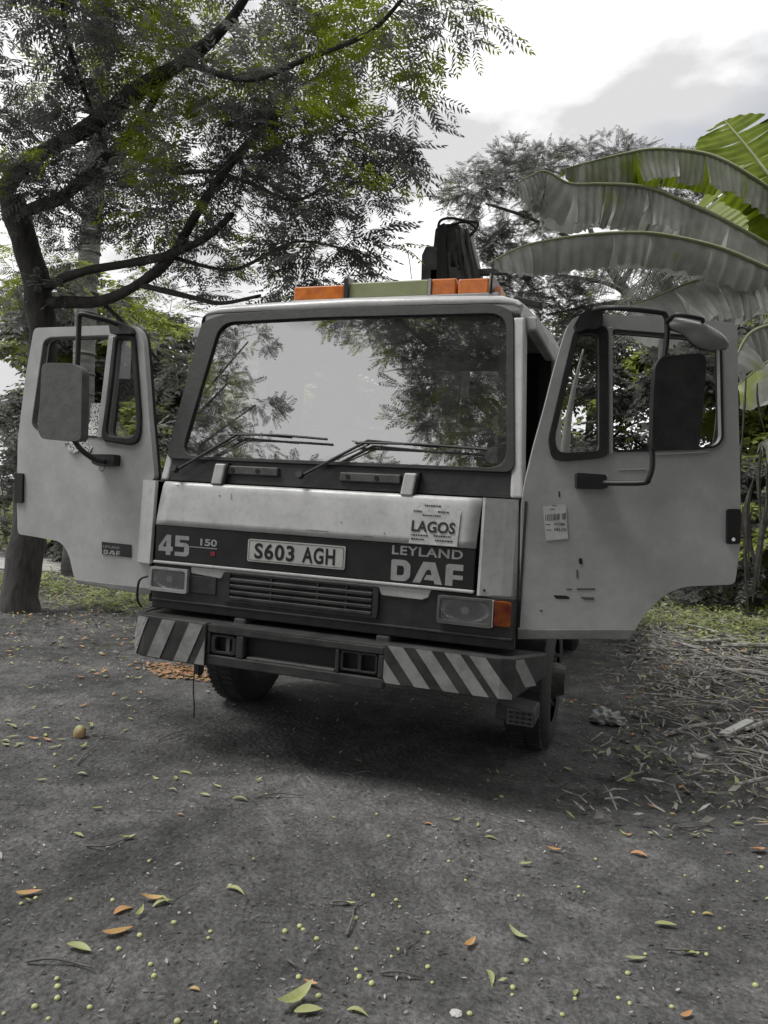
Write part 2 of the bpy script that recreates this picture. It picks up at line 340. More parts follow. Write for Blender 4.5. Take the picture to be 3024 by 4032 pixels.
# dashboard, steering wheel, seats
b = nb(); box(b, XC-.93, XC+.93, .14, .52, 1.18, 1.44); box(b, XC-.75, XC-.20, .22, .50, 1.44, 1.53)
obj('dashboard', b, DARKI, T, bevel=.03, seg=3)
def seat(x, w):
    b = nb(); box(b, x-w/2, x+w/2, .72, 1.22, 1.0, 1.17); s = obj('seat', b, SEATM, T, bevel=.04, seg=3)
    b = nb(); box(b, x-w/2, x+w/2, 1.16, 1.30, 1.15, 1.78, lambda c: Vector((c.x, c.y+.12*(c.z-1.15), c.z))); obj('backrest', b, SEATM, s, bevel=.05, seg=3)
    b = nb(); box(b, x-.13, x+.13, 1.24, 1.34, 1.82, 2.0); obj('headrest', b, SEATM, s, bevel=.04, seg=3)
seat(XC-.52, .5); seat(XC+.50, .52); seat(XC+.05, .40)
b = nb(); cc = Vector((XC-.52, .62, 1.50)); dd, uu, v2 = frame((0, .55, .8))
tube(b, [cc+(uu*math.cos(a)+v2*math.sin(a))*.215 for a in [2*math.pi*k/28 for k in range(29)]], .014, 6)
for a in (0, 2.1, 4.2): tube(b, [cc, cc+(uu*math.cos(a)+v2*math.sin(a))*.21], .012, 6)
tube(b, [cc, cc-Vector((0, .3, .28))], .025, 8); obj('steering_wheel', b, BLACKP, T, smooth=True)
# instrument pod with round dials hanging beside the right pillar (seen through the glass)
b = nb(); obox(b, (.72, .40, 1.66), (1, 0, 0), (0, 1, 0), (0, 0, 1), .10, .05, .15); pod = obj('round_sticker_board', b, DARKI, T, bevel=.02)
for (x, z, r_) in ((.735, 1.745, .032), (.755, 1.66, .034), (.72, 1.58, .04)):
    b = nb(); disc(b, (x, .345, z), (0, -1, 0), r_, .004, 24); obj('round_badge', b, STRIPEW, pod)
# --- windscreen and its rubber
out_ = rnd_poly([(-.975, 1.485), (.876, 1.485), (.792, 2.262), (.70, 2.305), (-.2, 2.318), (-.80, 2.303), (-.935, 2.262)], .05, 4)
inn = rnd_poly([(-.885, 1.505), (.838, 1.505), (.758, 2.255), (-.2, 2.262), (-.815, 2.25)], .09, 6)
b = nb(); plate(b, out_, [inn], lambda a, c, d: FR(a, c, d-.012), .03); obj('windscreen_rubber', b, RUBBER, T, bevel=.006)
b = nb(); g2 = rnd_poly([(-.90, 1.497), (.85, 1.497), (.77, 2.265), (-.2, 2.272), (-.83, 2.262)], .09, 6)
plate(b, g2, [], lambda a, c, d: FR(a, c, .006), 0)
obj('windscreen', b, GLASS, T)
# black A pillar trim behind the glass and headlining visor
b = nb(); pillar(b, (-.80, .16, 1.50), (-.76, .34, 2.25), .05, .05, 1); pillar(b, (.83, .16, 1.5), (.76, .34, 2.25), .05, .05, 1)
box(b, -.84, .75, .34, .40, 2.19, 2.28)
obj('pillar_trim', b, DARKI, T)
for x0, x1 in ((-.72, -.14), (.14, .68)):
    b = nb(); box(b, x0, x1, .36, .40, 2.09, 2.19, lambda c: Vector((c.x, c.y+.3*(2.2-c.z), c.z))); obj('sun_visor', b, DARKI, T, bevel=.01)
# --- cowl, hood, band
b = nb()
plate(b, [(-.985, 1.372), (.876, 1.372), (.874, 1.484), (-.975, 1.484)], [], lambda a, c, d: Vector((a, .060+.14*(c-1.372)+d, c)), .05); cowl = obj('cowl_panel', b, BLACKP, T)
for (a0, a1, z0) in ((-.598, -.30, 1.440), (.035, .345, 1.432)):
    b = nb(); obox(b, ((a0+a1)/2, .062, z0), (1, 0, 0), (0, 1, 0), (0, 0, 1), (a1-a0)/2, .012, .022); s = obj('air_slot', b, GREYP, cowl, bevel=.006)
    for k in (.14, .62):
        b = nb(); disc(b, (a0+(a1-a0)*k, .0505, z0), (0, -1, 0), .012, .003, 14); obj('slot_bolt', b, INK, cowl)
def bul(a, c, d):  # hood bulges softly
    t = (c-1.25)/.12; return Vector((a, -.012*max(0, 1-t*t)+.035*max(0, (c-1.335)/.03)**2*.5+d, c))
b = nb(); NX, NZ = 26, 8
zz = [1.137, 1.17, 1.21, 1.25, 1.29, 1.325, 1.345, 1.357, 1.364]
def hx(t, z): # slanted side edges
    l = -.960+.012*(z-1.137)/.23; r_ = .735+.010*(z-1.137)/.23; return l+(r_-l)*t
def hy(z): return -.010+.13*(z-1.137)+.7*max(0, z-1.25)**2+(0 if z < 1.345 else 30*(z-1.345)**2)
G_ = [[b.verts.new((hx(i/NX, z), hy(z)-.006*(1-(2*i/NX-1)**2), z)) for i in range(NX+1)] for z in zz]
for j in range(len(zz)-1):
    for i in range(NX): b.faces.new((G_[j][i], G_[j][i+1], G_[j+1][i+1], G_[j+1][i]))
md = obj('hood_panel', b, WHITE, T, smooth=True); s_ = md.modifiers.new('solid', 'SOLIDIFY'); s_.thickness = .02; s_.offset = -1
for (x, z0, z1) in ((-.628, 1.362, 1.468), (.392, 1.357, 1.462)):
    b = nb(); box(b, x-.030, x+.030, .018, .07, z0, z1, lambda c: Vector((c.x+.012*(c.z-1.4)/.1, c.y+.12*(c.z-1.36), c.z))); l_ = obj('hood_hinge_cover', b, WHITE, T, bevel=.008, seg=3)
    b = nb(); box(b, x-.036, x+.040, .030, .07, z0-.006, z1+.006, lambda c: Vector((c.x+.012*(c.z-1.4)/.1, c.y+.12*(c.z-1.36), c.z))); obj('hinge_gasket', b, RUBBER, l_)
b = nb(); box(b, -.958, .736, -.008, .03, .955, 1.133); band = obj('grille_band', b, BLACKG, T, bevel=.004)
b = nb(); box(b, -.962, .738, -.016, .03, .936, .951); obj('band_trim', b, WHITE, T, bevel=.005)
b = nb()
plate(b, [(-.735, .934), (-.735, .900), (-.575, .888), (-.556, .888), (-.538, .922), (.285, .922), (.300, .890), (.315, .886), (.50, .884), (.53, .898), (.54, .934)], [], lambda a, c, d: Vector((a, -.004+d, c)), .03); obj('hood_lower_lip', b, WHITE, T, bevel=.004)
# --- corner panels (rounded in plan)
for sx, x0, x1 in ((1, .752, .925), (-1, -.975, -1.085)):
    b = nb(); z0, z1 = (.930, 1.366)
    pl = [(x0, -.004), (x0+.012, -.008), (x0+(x1-x0)*.6, .022), (x0+(x1-x0)*.85, .040), (x1, .065), (x1+sx*.02, .11)] if sx > 0 else [(x0, 0), (x0+(x1-x0)*.5, .012), (x1, .05), (x1-.02, .11)]
    A = [[b.verts.new((p[0], p[1]+(0 if z < 1.355 else .015), z)) for p in pl] for z in (z0, z0+.008, z1-.01, z1)]
    for i in range(3):
        for j in range(len(pl)-1): b.faces.new((A[i][j], A[i][j+1], A[i+1][j+1], A[i+1][j]))
    cp = obj('corner_panel', b, WHITE, T, smooth=False); s_ = cp.modifiers.new('solid', 'SOLIDIFY'); s_.thickness = .02; s_.offset = -1 if sx > 0 else 1
    if sx > 0:
        b = nb(); disc(b, (.785, -.003, .955), (0, -1, 0), .006, .003, 10); obj('screw', b, INK, cp)
        b = nb(); box(b, .928, .944, .04, .09, .80, 1.36); obj('panel_edge', b, BLACKP, cp)
# --- lower black front panel + louvres
b = nb(); box(b, -.972, .93, .004, .04, .700, .934); lp = obj('lower_panel', b, BLACKP, T, bevel=.008)
b = nb(); box(b, -.965, .92, -.010, .03, .742, .755); obj('panel_rib', b, BLACKP, lp, bevel=.004)
b = nb(); plate(b, rnd_poly([(-.540, .775), (.292, .775), (.290, .925), (-.540, .925)], .02), [[(-.50, .790), (.262, .790), (.262, .915), (-.50, .915)]], lambda a, c, d: Vector((a, -.012+d, c)), .03); obj('grille_frame', b, BLACKP, lp, bevel=.003)
for k in range(4):
    z = .806+k*.030; b = nb(); box(b, -.498, .260, -.016, .012, z-.008, z+.006, lambda c, z=z: Vector((c.x, c.y, c.z+(c.y*.5)))); obj('louvre', b, GREYP if 0 else BUMP, lp, bevel=.002)
b = nb(); box(b, -.49, .25, .000, .003, .79, .915); obj('grille_backing', b, INK, lp)
for x in (-.27, -.02, .13): b = nb(); box(b, x-.005, x+.005, -.013, .0, .79, .915); obj('grille_post', b, BLACKP, lp)
b = nb(); box(b, -.745, -.585, -.002, .01, .800, .890); obj('blank_panel', b, BUMP, lp, bevel=.004)
# --- headlamps
def lamp(x0, x1, z0, z1, indi):
    b = nb(); plate(b, rnd_poly([(x0-.007, z0-.012), (x1+.007, z0-.012), (x1+.007, z1+.006), (x0-.007, z1+.006)], .012), [rnd_poly([(x0+.003, z0+.006), (x1-.006, z0+.006), (x1-.006, z1-.006), (x0+.006, z1-.006)], .015)], lambda a, c, d: Vector((a, -.022+d, c)), .03)
    h = obj('headlight', b, GREYP if indi else SILVER, T, bevel=.003)
    b = nb(); cx, cz = (x0+x1)/2, (z0+z1)/2; n = 10
    rows = []
    for k in range(5):
        t = k/4; rr = t; rows.append([b.verts.new((cx+math.cos(a)*rr*(x1-x0)*.47, .03-.035*rr*rr, cz+math.sin(a)*rr*(z1-z0)*.47)) for a in [2*math.pi*j/24 for j in range(24)]])
    for i in range(1, 4):
        for j in range(24): b.faces.new((rows[i][j], rows[i][(j+1) % 24], rows[i+1][(j+1) % 24], rows[i+1][j]))
    obj('reflector_bowl', b, CHROME, h, smooth=True)
    b = nb(); box(b, x0, x1, -.014, -.004, z0, z1)
    # fluted lens: vertical ribs
    nr = 22
    for k in range(nr):
        xa = x0+(x1-x0)*k/nr; box(b, xa+.001, xa+(x1-x0)/nr-.001, -.018, -.0145, z0+.008, z1-.008)
    obj('lens', b, LENS, h)
    b = nb(); disc(b, (cx, .0, cz), (0, -1, 0), .018, .01, 14); obj('bulb', b, CHROME, h)
    b = nb(); box(b, x0, x1, .031, .036, z0, z1); obj('lamp_backing', b, GREYP, h)
LENS = glassmat('lamp_lens', (.92, .93, .94), .16, .08, dust=.10)
lamp(.585, .822, .803, .912, True); lamp(-.965, -.752, .805, .912, False)
b = nb(); box(b, .834, .926, -.020, .03, .800, .914, lambda c: Vector((c.x, c.y+(.03 if c.x > .9 else 0), c.z))); ind = obj('indicator', b, INDIC, T, bevel=.006)
b = nb(); box(b, .826, .833, -.022, .03, .798, .916); obj('indicator_rim', b, SILVER, ind)
# --- lettering on the band
polys('model_number', [([(0, .18), (0, .40), (.25, 1), (.40, 1), (.40, .42), (.47, .42), (.47, .20), (.40, .20), (.40, 0), (.245, 0), (.245, .18)], [[(.13, .40), (.245, .40), (.245, .72)]]), ([(.54, 0), (.90, 0), (.97, .07), (1, .16), (1, .50), (.96, .60), (.90, .66), (.69, .66), (.69, .80), (.98, .80), (.98, 1), (.54, 1), (.54, .46), (.84, .46), (.84, .20), (.54, .20)], [])], SILVER, band, (-.935, -.0095, .983), (1, 0, 0), (0, 0, 1), .185, .105)
text('model_suffix', '150', SILVER, band, (-.685, -.0095, 1.046), (1, 0, 0), (0, 0, 1), .098, .036, bold=.03)
b = nb(); box(b, -.745, -.585, -.0105, -.009, 1.034, 1.038); obj('model_underline', b, SILVER, band)
b = nb(); box(b, -.620, -.595, -.0115, -.009, 1.000, 1.020); obj('red_badge', b, mat('badge_red', (.30, .02, .04), rough=.5), band)
text('maker_name', 'LEYLAND', SILVER, band, (.345, -.0095, 1.083), (1, 0, 0), (0, 0, 1), .335, .042, bold=.022, space=1.08)
def DAFL():
    D_ = (rnd_poly([(0, 0), (.21, 0), (.275, .22), (.275, .78), (.21, 1), (0, 1), (0, .0001)][:6], .06, 3), [[(.085, .27), (.16, .27), (.185, .35), (.185, .62), (.16, .72), (.085, .72)]])
    A_ = ([(.325, 0), (.43, 0), (.485, .36), (.53, .62), (.555, .62), (.60, .36), (.585, .30), (.50, .30), (.485, .08), (.60, .08), (.62, 0), (.715, 0), (.615, 1), (.455, 1)], [])
    A_ = ([(.315, 0), (.42, 0), (.50, .60), (.53, .66), (.56, .60), (.575, .40), (.50, .40), (.47, .16), (.605, .16), (.625, 0), (.725, 0), (.615, 1), (.45, 1)], [])
    F_ = ([(.765, 0), (.865, 0), (.865, .30), (1, .30), (1, .50), (.865, .50), (.865, .72), (1, .72), (1, 1), (.80, 1), (.765, .93)], [])
    return [D_, A_, F_]
polys('maker_initials', DAFL(), SILVER, band, (.345, -.0095, .962), (1, 0, 0), (0, 0, 1), .340, .098)
# number plate
b = nb(); plate(b, rnd_poly([(-.407, .990), (.115, .990), (.115, 1.101), (-.407, 1.101)], .012), [], lambda a, c, d: Vector((a, -.016+d, c)), .007); npl = obj('number_plate', b, PLATE, T)
b = nb(); plate(b, rnd_poly([(-.400, .996), (.108, .996), (.108, 1.095), (-.400, 1.095)], .010), [rnd_poly([(-.3975, .9985), (.1055, .9985), (.1055, 1.0925), (-.3975, 1.0925)], .010)], lambda a, c, d: Vector((a, -.0172, c)), 0); obj('plate_border', b, INK, npl)
text('plate_characters', 'S603', INK, npl, (-.368, -.0174, 1.006), (1, 0, 0), (0, 0, 1), .218, .079, bold=.028, space=1.12)
text('plate_characters', 'AGH', INK, npl, (-.108, -.0174, 1.006), (1, 0, 0), (0, 0, 1), .172, .079, bold=.028, space=1.12)
# LAGOS sticker on the hood
b = nb(); plate(b, [(.425, 1.140), (.652, 1.140), (.656, 1.30), (.62, 1.302), (.60, 1.322), (.47, 1.327), (.43, 1.292)], [], lambda a, c, d: Vector((a, hy(c)-.0075, c)), 0); bmesh.ops.subdivide_edges(b, edges=b.edges[:], cuts=1); stk = obj('paper_sticker', b, PAPERD, T, label='torn white paper shipping sticker reading LAGOS on the hood')
text('sticker_word', 'LAGOS', INK, stk, (.432, hy(1.195)-.0105, 1.195), (1, 0, 0), (0, .17, 1), .205, .052, bold=.024, space=1.02)
b = nb(); random.seed(3)
for (x, z, w) in ((.485, 1.313, .07), (.435, 1.285, .04), (.55, 1.287, .05), (.48, 1.268, .08), (.435, 1.176, .07), (.54, 1.178, .08), (.435, 1.158, .06), (.55, 1.158, .075)):
    x1 = x
    while x1 < x+w:
        l = random.uniform(.004, .011); box(b, x1, x1+l, hy(z)-.0100, hy(z)-.0095, z, z+.007); x1 += l+.003
obj('small_print', b, INK, stk)['kind'] = 'stuff'
# tiny paint chips / drip marks on hood
b = nb()
for (x, z, w, h) in ((-.60, 1.300, .004, .010), (-.86, 1.34, .005, .006), (.08, 1.21, .005, .005), (.30, 1.175, .006, .004), (-.50, 1.25, .003, .003), (.20, 1.155, .05, .002), (-.1, 1.165, .12, .002), (-.53, 1.29, .0025, .03)):
    box(b, x, x+w, hy(z)-.0072, hy(z)-.0055, z, z+h)
obj('paint_chip', b, GREYP, T)
# --- wipers
def wiper(base, el, a0, a1):
    b = nb(); tube(b, [base, Vector(el)], .0075, 6); tube(b, [Vector(el), (Vector(a0)*.35+Vector(a1)*.65)], .006, 6); disc(b, base, (0, -1, .3), .018, .03, 12)
    w = obj('wiper', b, RUBBER, T); b = nb(); tube(b, [a0, (Vector(a0)+Vector(a1))/2+Vector((0, -.006, .008)), a1], .0065, 5, n=4); obj('wiper_blade', b, INK, w)
    b = nb(); tube(b, [Vector(base)+Vector((.02, 0, .01)), Vector(el)+Vector((.01, -.002, -.018))], .004, 5); obj('wiper_rod', b, RUBBER, w)
def wp(x, z): return (x, yw(z)-.035, z)
wiper((-.88, .03, 1.425), wp(-.545, 1.632), wp(-.60, 1.622), wp(-.05, 1.612))
wiper((-.16, .03, 1.425), wp(.165, 1.612), wp(.10, 1.598), wp(.745, 1.585))
# --- bumper
BZ0, BZ1 = .475, .675
path = [(-1.055, .20), (-1.052, .06), (-1.03, -.04), (-.98, -.088), (-.92, -.112), (-.55, -.130), (-.53, -.120), (.36, -.120), (.375, -.130), (.90, -.125), (.955, -.105), (1.06, .06), (1.06, .12)]
def strip_prism(b, pth, z0, z1, th=.05, lean=0.):
    n = len(pth); o = []
    for i, p in enumerate(pth):
        a = Vector(pth[max(i-1, 0)]); c = Vector(pth[min(i+1, n-1)]); d = (c-a).normalized(); nn = Vector((-d.y, d.x))
        o.append((Vector(p), Vector(p)+nn*th))
    rows = [[b.verts.new((q.x, q.y, z)) for q in (f, k) for z in ((z0(f.x), z1(f.x)))] for f, k in o]   # f0 f1 k0 k1
    for i in range(n-1):
        A, B_ = rows[i], rows[i+1]
        b.faces.new((A[0], B_[0], B_[1], A[1])); b.faces.new((A[1], B_[1], B_[3], A[3])); b.faces.new((A[2], A[3], B_[3], B_[2])); b.faces.new((A[0], A[2], B_[2], B_[0]))
    for A in (rows[0], rows[-1]): b.faces.new((A[0], A[1], A[3], A[2]))
b = nb()
strip_prism(b, path[:6], lambda x: .468, lambda x: .680)
strip_prism(b, path[8:], lambda x: .510 if x < .95 else .510+(x-.95)*.7, lambda x: .690)
# middle section with pockets
box(b, -.549, .374, -.120, -.075, .635, .672); box(b, -.549, .374, -.120, -.075, .478, .527)
for x0, x1 in ((-.549, -.53), (-.385, -.345), (.135, .155), (.345, .374)): box(b, x0, x1, -.119, -.078, .527, .635)
bp_ = obj('bumper', b, BUMP, T, bevel=.006)
b = nb(); box(b, -.54, .37, -.070, -.05, .50, .65); obj('bumper_recess', b, INK, bp_)
b = nb(); plate(b, rnd_poly([(-.528, .535), (-.388, .535), (-.388, .628), (-.528, .628)], .02), [rnd_poly([(-.505, .548), (-.41, .548), (-.41, .618), (-.505, .618)], .02)], lambda a, c, d: Vector((a, -.112+d, c)), .03); obj('fog_lamp_pocket', b, BLACKP, bp_, bevel=.003)
b = nb(); box(b, -.45, -.43, -.10, -.06, .548, .618); obj('pocket_divider', b, GREYP, bp_)
b = nb(); plate(b, rnd_poly([(.158, .54), (.34, .54), (.34, .632), (.158, .632)], .015), [rnd_poly([(.172, .55), (.245, .55), (.245, .622), (.172, .622)], .01), rnd_poly([(.262, .55), (.33, .55), (.33, .622), (.262, .622)], .01)], lambda a, c, d: Vector((a, -.112+d, c)), .03); obj('fog_lamp_pocket', b, BLACKP, bp_, bevel=.003)
b = nb(); box(b, -.33, .13, -.11, -.06, .527, .538); obj('step_ledge', b, GREYP, bp_, bevel=.003)
# hazard stripes: diagonal plates wrapped on the bumper ends
def bump_y(x):
    P = path
    for i in range(len(P)-1):
        if P[i][0] <= x <= P[i+1][0]:
            t = (x-P[i][0])/max(1e-6, P[i+1][0]-P[i][0]); return P[i][1]+(P[i+1][1]-P[i][1])*t
    return -.12
def stripe(xa, xb, slant, z0, z1, xmin, xmax):
    b = nb(); n = 8; m = 4; rows = []
    for j in range(n+1):
        t = j/n; z = z0+(z1-z0)*t; l = max(xmin, min(xmax, xa+slant*t)); r_ = max(xmin, min(xmax, xb+slant*t))
        rows.append([b.verts.new((l+(r_-l)*i/m, bump_y(l+(r_-l)*i/m)-.004, z)) for i in range(m+1)])
    for j in range(n):
        for i in range(m):
            if (rows[j][i].co-rows[j][i+1].co).length > 1e-4 or (rows[j+1][i].co-rows[j+1][i+1].co).length > 1e-4: b.faces.new((rows[j][i], rows[j][i+1], rows[j+1][i+1], rows[j+1][i]))
    bmesh.ops.remove_doubles(b, verts=b.verts[:], dist=2e-4); bmesh.ops.delete(b, geom=[v for v in b.verts if not v.link_faces], context='VERTS')
    bmesh.ops.delete(b, geom=[f for f in b.faces if f.calc_area() < 1e-6], context='FACES')
    obj('hazard_stripe', b, STRIPEW, bp_)
for x in (-1.03, -.865, -.70, -.575-.0): stripe(x-.03, x+.05, .085, .475, .672, -1.068, -.549)
for x in (.42, .555, .685, .815, .925): stripe(x-.03, x+.042, -.135, .516, .684, .378, .952)
stripe(.995, 1.035, -.05, .56, .684, .958, 1.055)
b = nb(); plate(b, [(-1.06, .19), (-1.055, .05), (-1.03, -.045), (-.98, -.088), (-.55, -.12), (.38, -.118), (.90, -.115), (.95, -.095), (1.05, .065), (1.05, .19)], [], lambda a, c, d: Vector((a, c, .662+d)), .012); obj('bumper_top', b, BUMP, bp_)
b = nb(); box(b, -.63, -.605, -.09, -.04, .415, .48); tube(b, [(-.618, -.06, .46), (-.618, -.06, .42), (-.612, -.06, .40)], [.022, .022, .008], 8); obj('tow_bracket', b, BLACKP, T)
b = nb(); tube(b, [(-.645, -.06, .48), (-.648, -.06, .34), (-.640, -.055, .24), (-.643, -.05, .18)], .0035, 5, n=4); obj('dangling_wire', b, INK, T)
b = nb(); tube(b, [(-1.0, .0, .86), (-1.04, -.01, .84), (-1.06, .0, .78), (-1.07, .02, .72), (-1.05, .03, .69)], .006, 6, n=4); obj('loose_cable', b, INK, T)
# footstep under the right bumper end
b = nb(); box(b, .84, 1.020, .14, .34, .352, .428, lambda c: Vector((c.x, c.y, c.z-.02*(c.x-.83)/.2))); stp = obj('cab_step', b, BUMP, T, bevel=.012)
b = nb()
for i in range(4):
    for j in range(3): box(b, .905+i*.028, .924+i*.028, .131, .135, .348+j*.021, .359+j*.021)
obj('step_hole', b, INK, stp)
b = nb(); box(b, .895, 1.015, .136, .138, .34, .412); obj('step_tread', b, GREYP, stp)
# --- chassis and wheels
b = nb()
for x in (-.44, .32): box(b, x-.035, x+.035, .0, 5.8, .50, .70)
box(b, -.8, .7, 1.45, 1.52, .5, .62); tube(b, [(-.8, 1.0, .38), (.75, 1.0, .38)], .05, 8); box(b, -.36, .26, .55, 1.6, .40, .80); box(b, -.30, .20, .2, .5, .45, .75)
obj('chassis', b, STEEL, T, bevel=.01)
b = nb(); box(b, -.95, .85, .2, .22, .66, .76); box(b, -.95, .88, 1.46, 1.50, .52, .92); obj('underbody_panel', b, BLACKP, T)
for sx, xc in ((1, .90), (-1, -.94)):
    b = nb(); # arch liner
    A = []
    for k in range(13):
        a = math.pi*k/12; A.append((1.0+.50*math.cos(a), .42+.48*math.sin(a)))
    for x in (xc-.16, xc+.1): A
    rows = [[b.verts.new((xc+dx, y, z)) for y, z in A] for dx in (-.14, .10)]
    for j in range(12): b.faces.new((rows[0][j], rows[0][j+1], rows[1][j+1], rows[1][j]))
    obj('wheel_arch', b, BLACKP, T)
def wheel(x, y, sx, dual=False):
    b = nb(); r_ = .385; w = .11
    prof = [(-w, .235), (-w-.012, .28), (-w-.006, .34), (-w+.02, .375), (-w+.035, r_), (w-.035, r_), (w-.02, .375), (w+.006, .34), (w+.012, .28), (w, .235)]
    n = 40; rings = [[b.verts.new((x+p[0], y+math.cos(2*math.pi*j/n)*p[1], .378+math.sin(2*math.pi*j/n)*p[1])) for j in range(n)] for p in prof]
    for i in range(len(prof)-1):
        for j in range(n): b.faces.new((rings[i][j], rings[i][(j+1) % n], rings[i+1][(j+1) % n], rings[i+1][j]))
    wh = obj('wheel', nb_disc(x, y, sx, w), STEEL, T, smooth=False)
    ty = obj('tyre', b, RUBBER, wh, smooth=True)
    b = nb()
    for j in range(60):
        a = 2*math.pi*j/60
        for s2 in (-1, 1):
            cc = Vector((x+s2*.045, y+math.cos(a+s2*.03)*.386, .378+math.sin(a+s2*.03)*.386)); nn = Vector((0, math.cos(a), math.sin(a))); tt = Vector((s2*.25, -math.sin(a), math.cos(a))).normalized()
            obox(b, cc, Vector((1, 0, 0)), tt, nn, .036, .012, .006)
    obj('tyre_tread', b, RUBBER, wh)
def nb_disc(x, y, sx, w):
    b = nb(); disc(b, (x+sx*(w-.06), y, .378), (sx, 0, 0), .235, .04, 30, .20); disc(b, (x+sx*(w-.02), y, .378), (sx, 0, 0), .10, .08, 20, .08); disc(b, (x-sx*w, y, .378), (sx, 0, 0), .235, .03, 30)
    for k in range(6):
        a = k*math.pi/3; disc(b, (x+sx*(w-.02), y+math.cos(a)*.14, .378+math.sin(a)*.14), (sx, 0, 0), .014, .03, 6)
    return b
wheel(.905, 1.0, 1); wheel(-.93, 1.0, -1)
wheel(.80, 4.1, 1); wheel(-.92, 4.1, -1)
# --- load bed, fuel tank, crane behind the cab
b = nb(); box(b, -1.1, .98, 2.75, 6.3, .82, .93); bed = obj('load_bed', b, STEEL, T, bevel=.01)
for sx, x in ((-1, -1.1), (1, .96)):
    b = nb(); box(b, x, x+.03, 2.78, 6.28, .935, 1.28); obj('side_board', b, GREYP, bed)
b = nb(); box(b, .42, .86, 1.9, 2.6, .45, .80); obj('fuel_tank', b, STEEL, T, bevel=.04, seg=3)
b = nb(); box(b, -.5, .38, 1.95, 2.55, .70, 1.2); box(b, -.20, .10, 2.1, 2.4, 1.2, 3.1); cr_ = obj('crane', b, CRANEM, T, bevel=.02)
def K(*p): return Vector(p)
b = nb(); plate(b, [(-.245, 2.70), (-.262, 3.20), (-.235, 3.262), (-.165, 3.262), (-.12, 3.23), (-.03, 3.20), (-.03, 2.70)], [], lambda a, c, d: Vector((a, 2.10+d, c)), .16); obj('crane_valve_block', b, CRANEM, cr_, bevel=.012)
b = nb(); plate(b, [(-.20, 3.15), (-.187, 3.415), (-.12, 3.445), (.0, 3.44), (.04, 3.38), (.05, 3.15)], [], lambda a, c, d: Vector((a, 2.16+d, c)), .22); obj('crane_column_head', b, CRANEM, cr_, bevel=.015)
b = nb(); plate(b, [(-.14, 3.40), (-.09, 3.42), (-.01, 2.75), (-.12, 2.75)], [], lambda a, c, d: Vector((a, 2.08+d, c)), .03); obj('crane_link', b, INK, cr_)
b = nb(); plate(b, [(.03, 3.40), (.08, 3.385), (.215, 2.95), (.215, 2.70), (.10, 2.70)], [], lambda a, c, d: Vector((a, 2.14+d, c)), .16); obj('crane_boom', b, CRANEM, cr_, bevel=.012)
for dx in (0, .045, .085):
    b = nb(); tube(b, [(.0+dx, 2.08, 3.36), (.03+dx, 2.06, 3.2), (.10+dx, 2.07, 2.95), (.13+dx, 2.08, 2.75)], .013, 6, n=4); obj('crane_cylinder', b, GREYP if dx == .045 else BLACKP, cr_, smooth=True)
b = nb(); tube(b, [(-0.1333,2.1000,3.3566),(-0.1427,2.1000,3.4029),(-0.1245,2.1000,3.4473),(-0.0591,2.1000,3.4590),(0.0262,2.1000,3.4411),(0.0922,2.1000,3.4228),(0.1526,2.1000,3.4140),(0.1588,2.1000,3.3866),(0.1338,2.1000,3.3434),(0.0812,2.1000,3.2972)], .010, 6, n=4); obj('hydraulic_hose', b, RUBBER, cr_, smooth=True)
b = nb(); tube(b, [(-0.0855,2.1400,3.4137),(-0.0296,2.1400,3.4281),(0.0449,2.1400,3.4393),(0.1023,2.1400,3.4144),(0.1324,2.1400,3.3760),(0.0888,2.1400,3.3290),(0.0640,2.1400,3.2760)], .010, 6, n=4); obj('hydraulic_hose', b, RUBBER, cr_, smooth=True)
b = nb(); tube(b, [(0.0294,2.0200,3.2455),(0.0106,2.0200,3.1751),(0.0288,2.0200,3.1025),(0.0597,2.0200,3.0473)], .012, 6, n=4); obj('hydraulic_hose', b, RUBBER, cr_, smooth=True)
b = nb(); box(b, .06, .42, 2.15, 2.2, 3.045, 3.085); obj('crane_control_bar', b, CRANEM, cr_)
b = nb(); tube(b, [(-0.3622,2.2000,3.0494),(-0.3852,2.2000,3.1827),(-0.4070,2.2000,3.2643)], .003, 4); obj('aerial', b, INK, T)
# --- beacon bar on the roof
b = nb(); box(b, -.505, .67, .50, .72, 2.385, 2.425); bar = obj('beacon_bar', b, SILVER, T, bevel=.005)
for x0, x1, mt, z1 in ((-.500, -.195, ORANGE, 2.497), (-.165, .290, BEACONW, 2.505), (.305, .440, ORANGE, 2.505), (.450, .612, ORANGE, 2.498)):
    b = nb(); box(b, x0, x1, .51, .71, 2.422, z1+.006); obj('beacon_lens', b, mt, bar, bevel=.008, label='pale olive middle section of the beacon bar' if mt is BEACONW else None)
for q in ((-.192, -.170, 2.545), (.616, .632, 2.52), (.291, .304, 2.51)): b = nb(); box(b, q[0], q[1], .50, .72, 2.42, q[2]); obj('beacon_divider', b, SILVER, bar)
b = nb(); box(b, -.187, -.165, .49, .50, 2.41, 2.53); obj('beacon_clip', b, INK, bar)
b = nb(); tube(b, [(.625, .50, 2.42), (.632, .50, 2.585)], [.009, .002], 6); obj('beacon_spike', b, INK, bar)
b = nb(); box(b, .64, .672, .53, .69, 2.40, 2.462); obj('beacon_end', b, ORANGE, bar)
b = nb(); obox(b, (.80, .62, 2.395), (1, .0, -.25), (0, 1, 0), (.25, 0, 1), .075, .03, .018); obj('marker_lamp', b, BLACKP, T, bevel=.008)

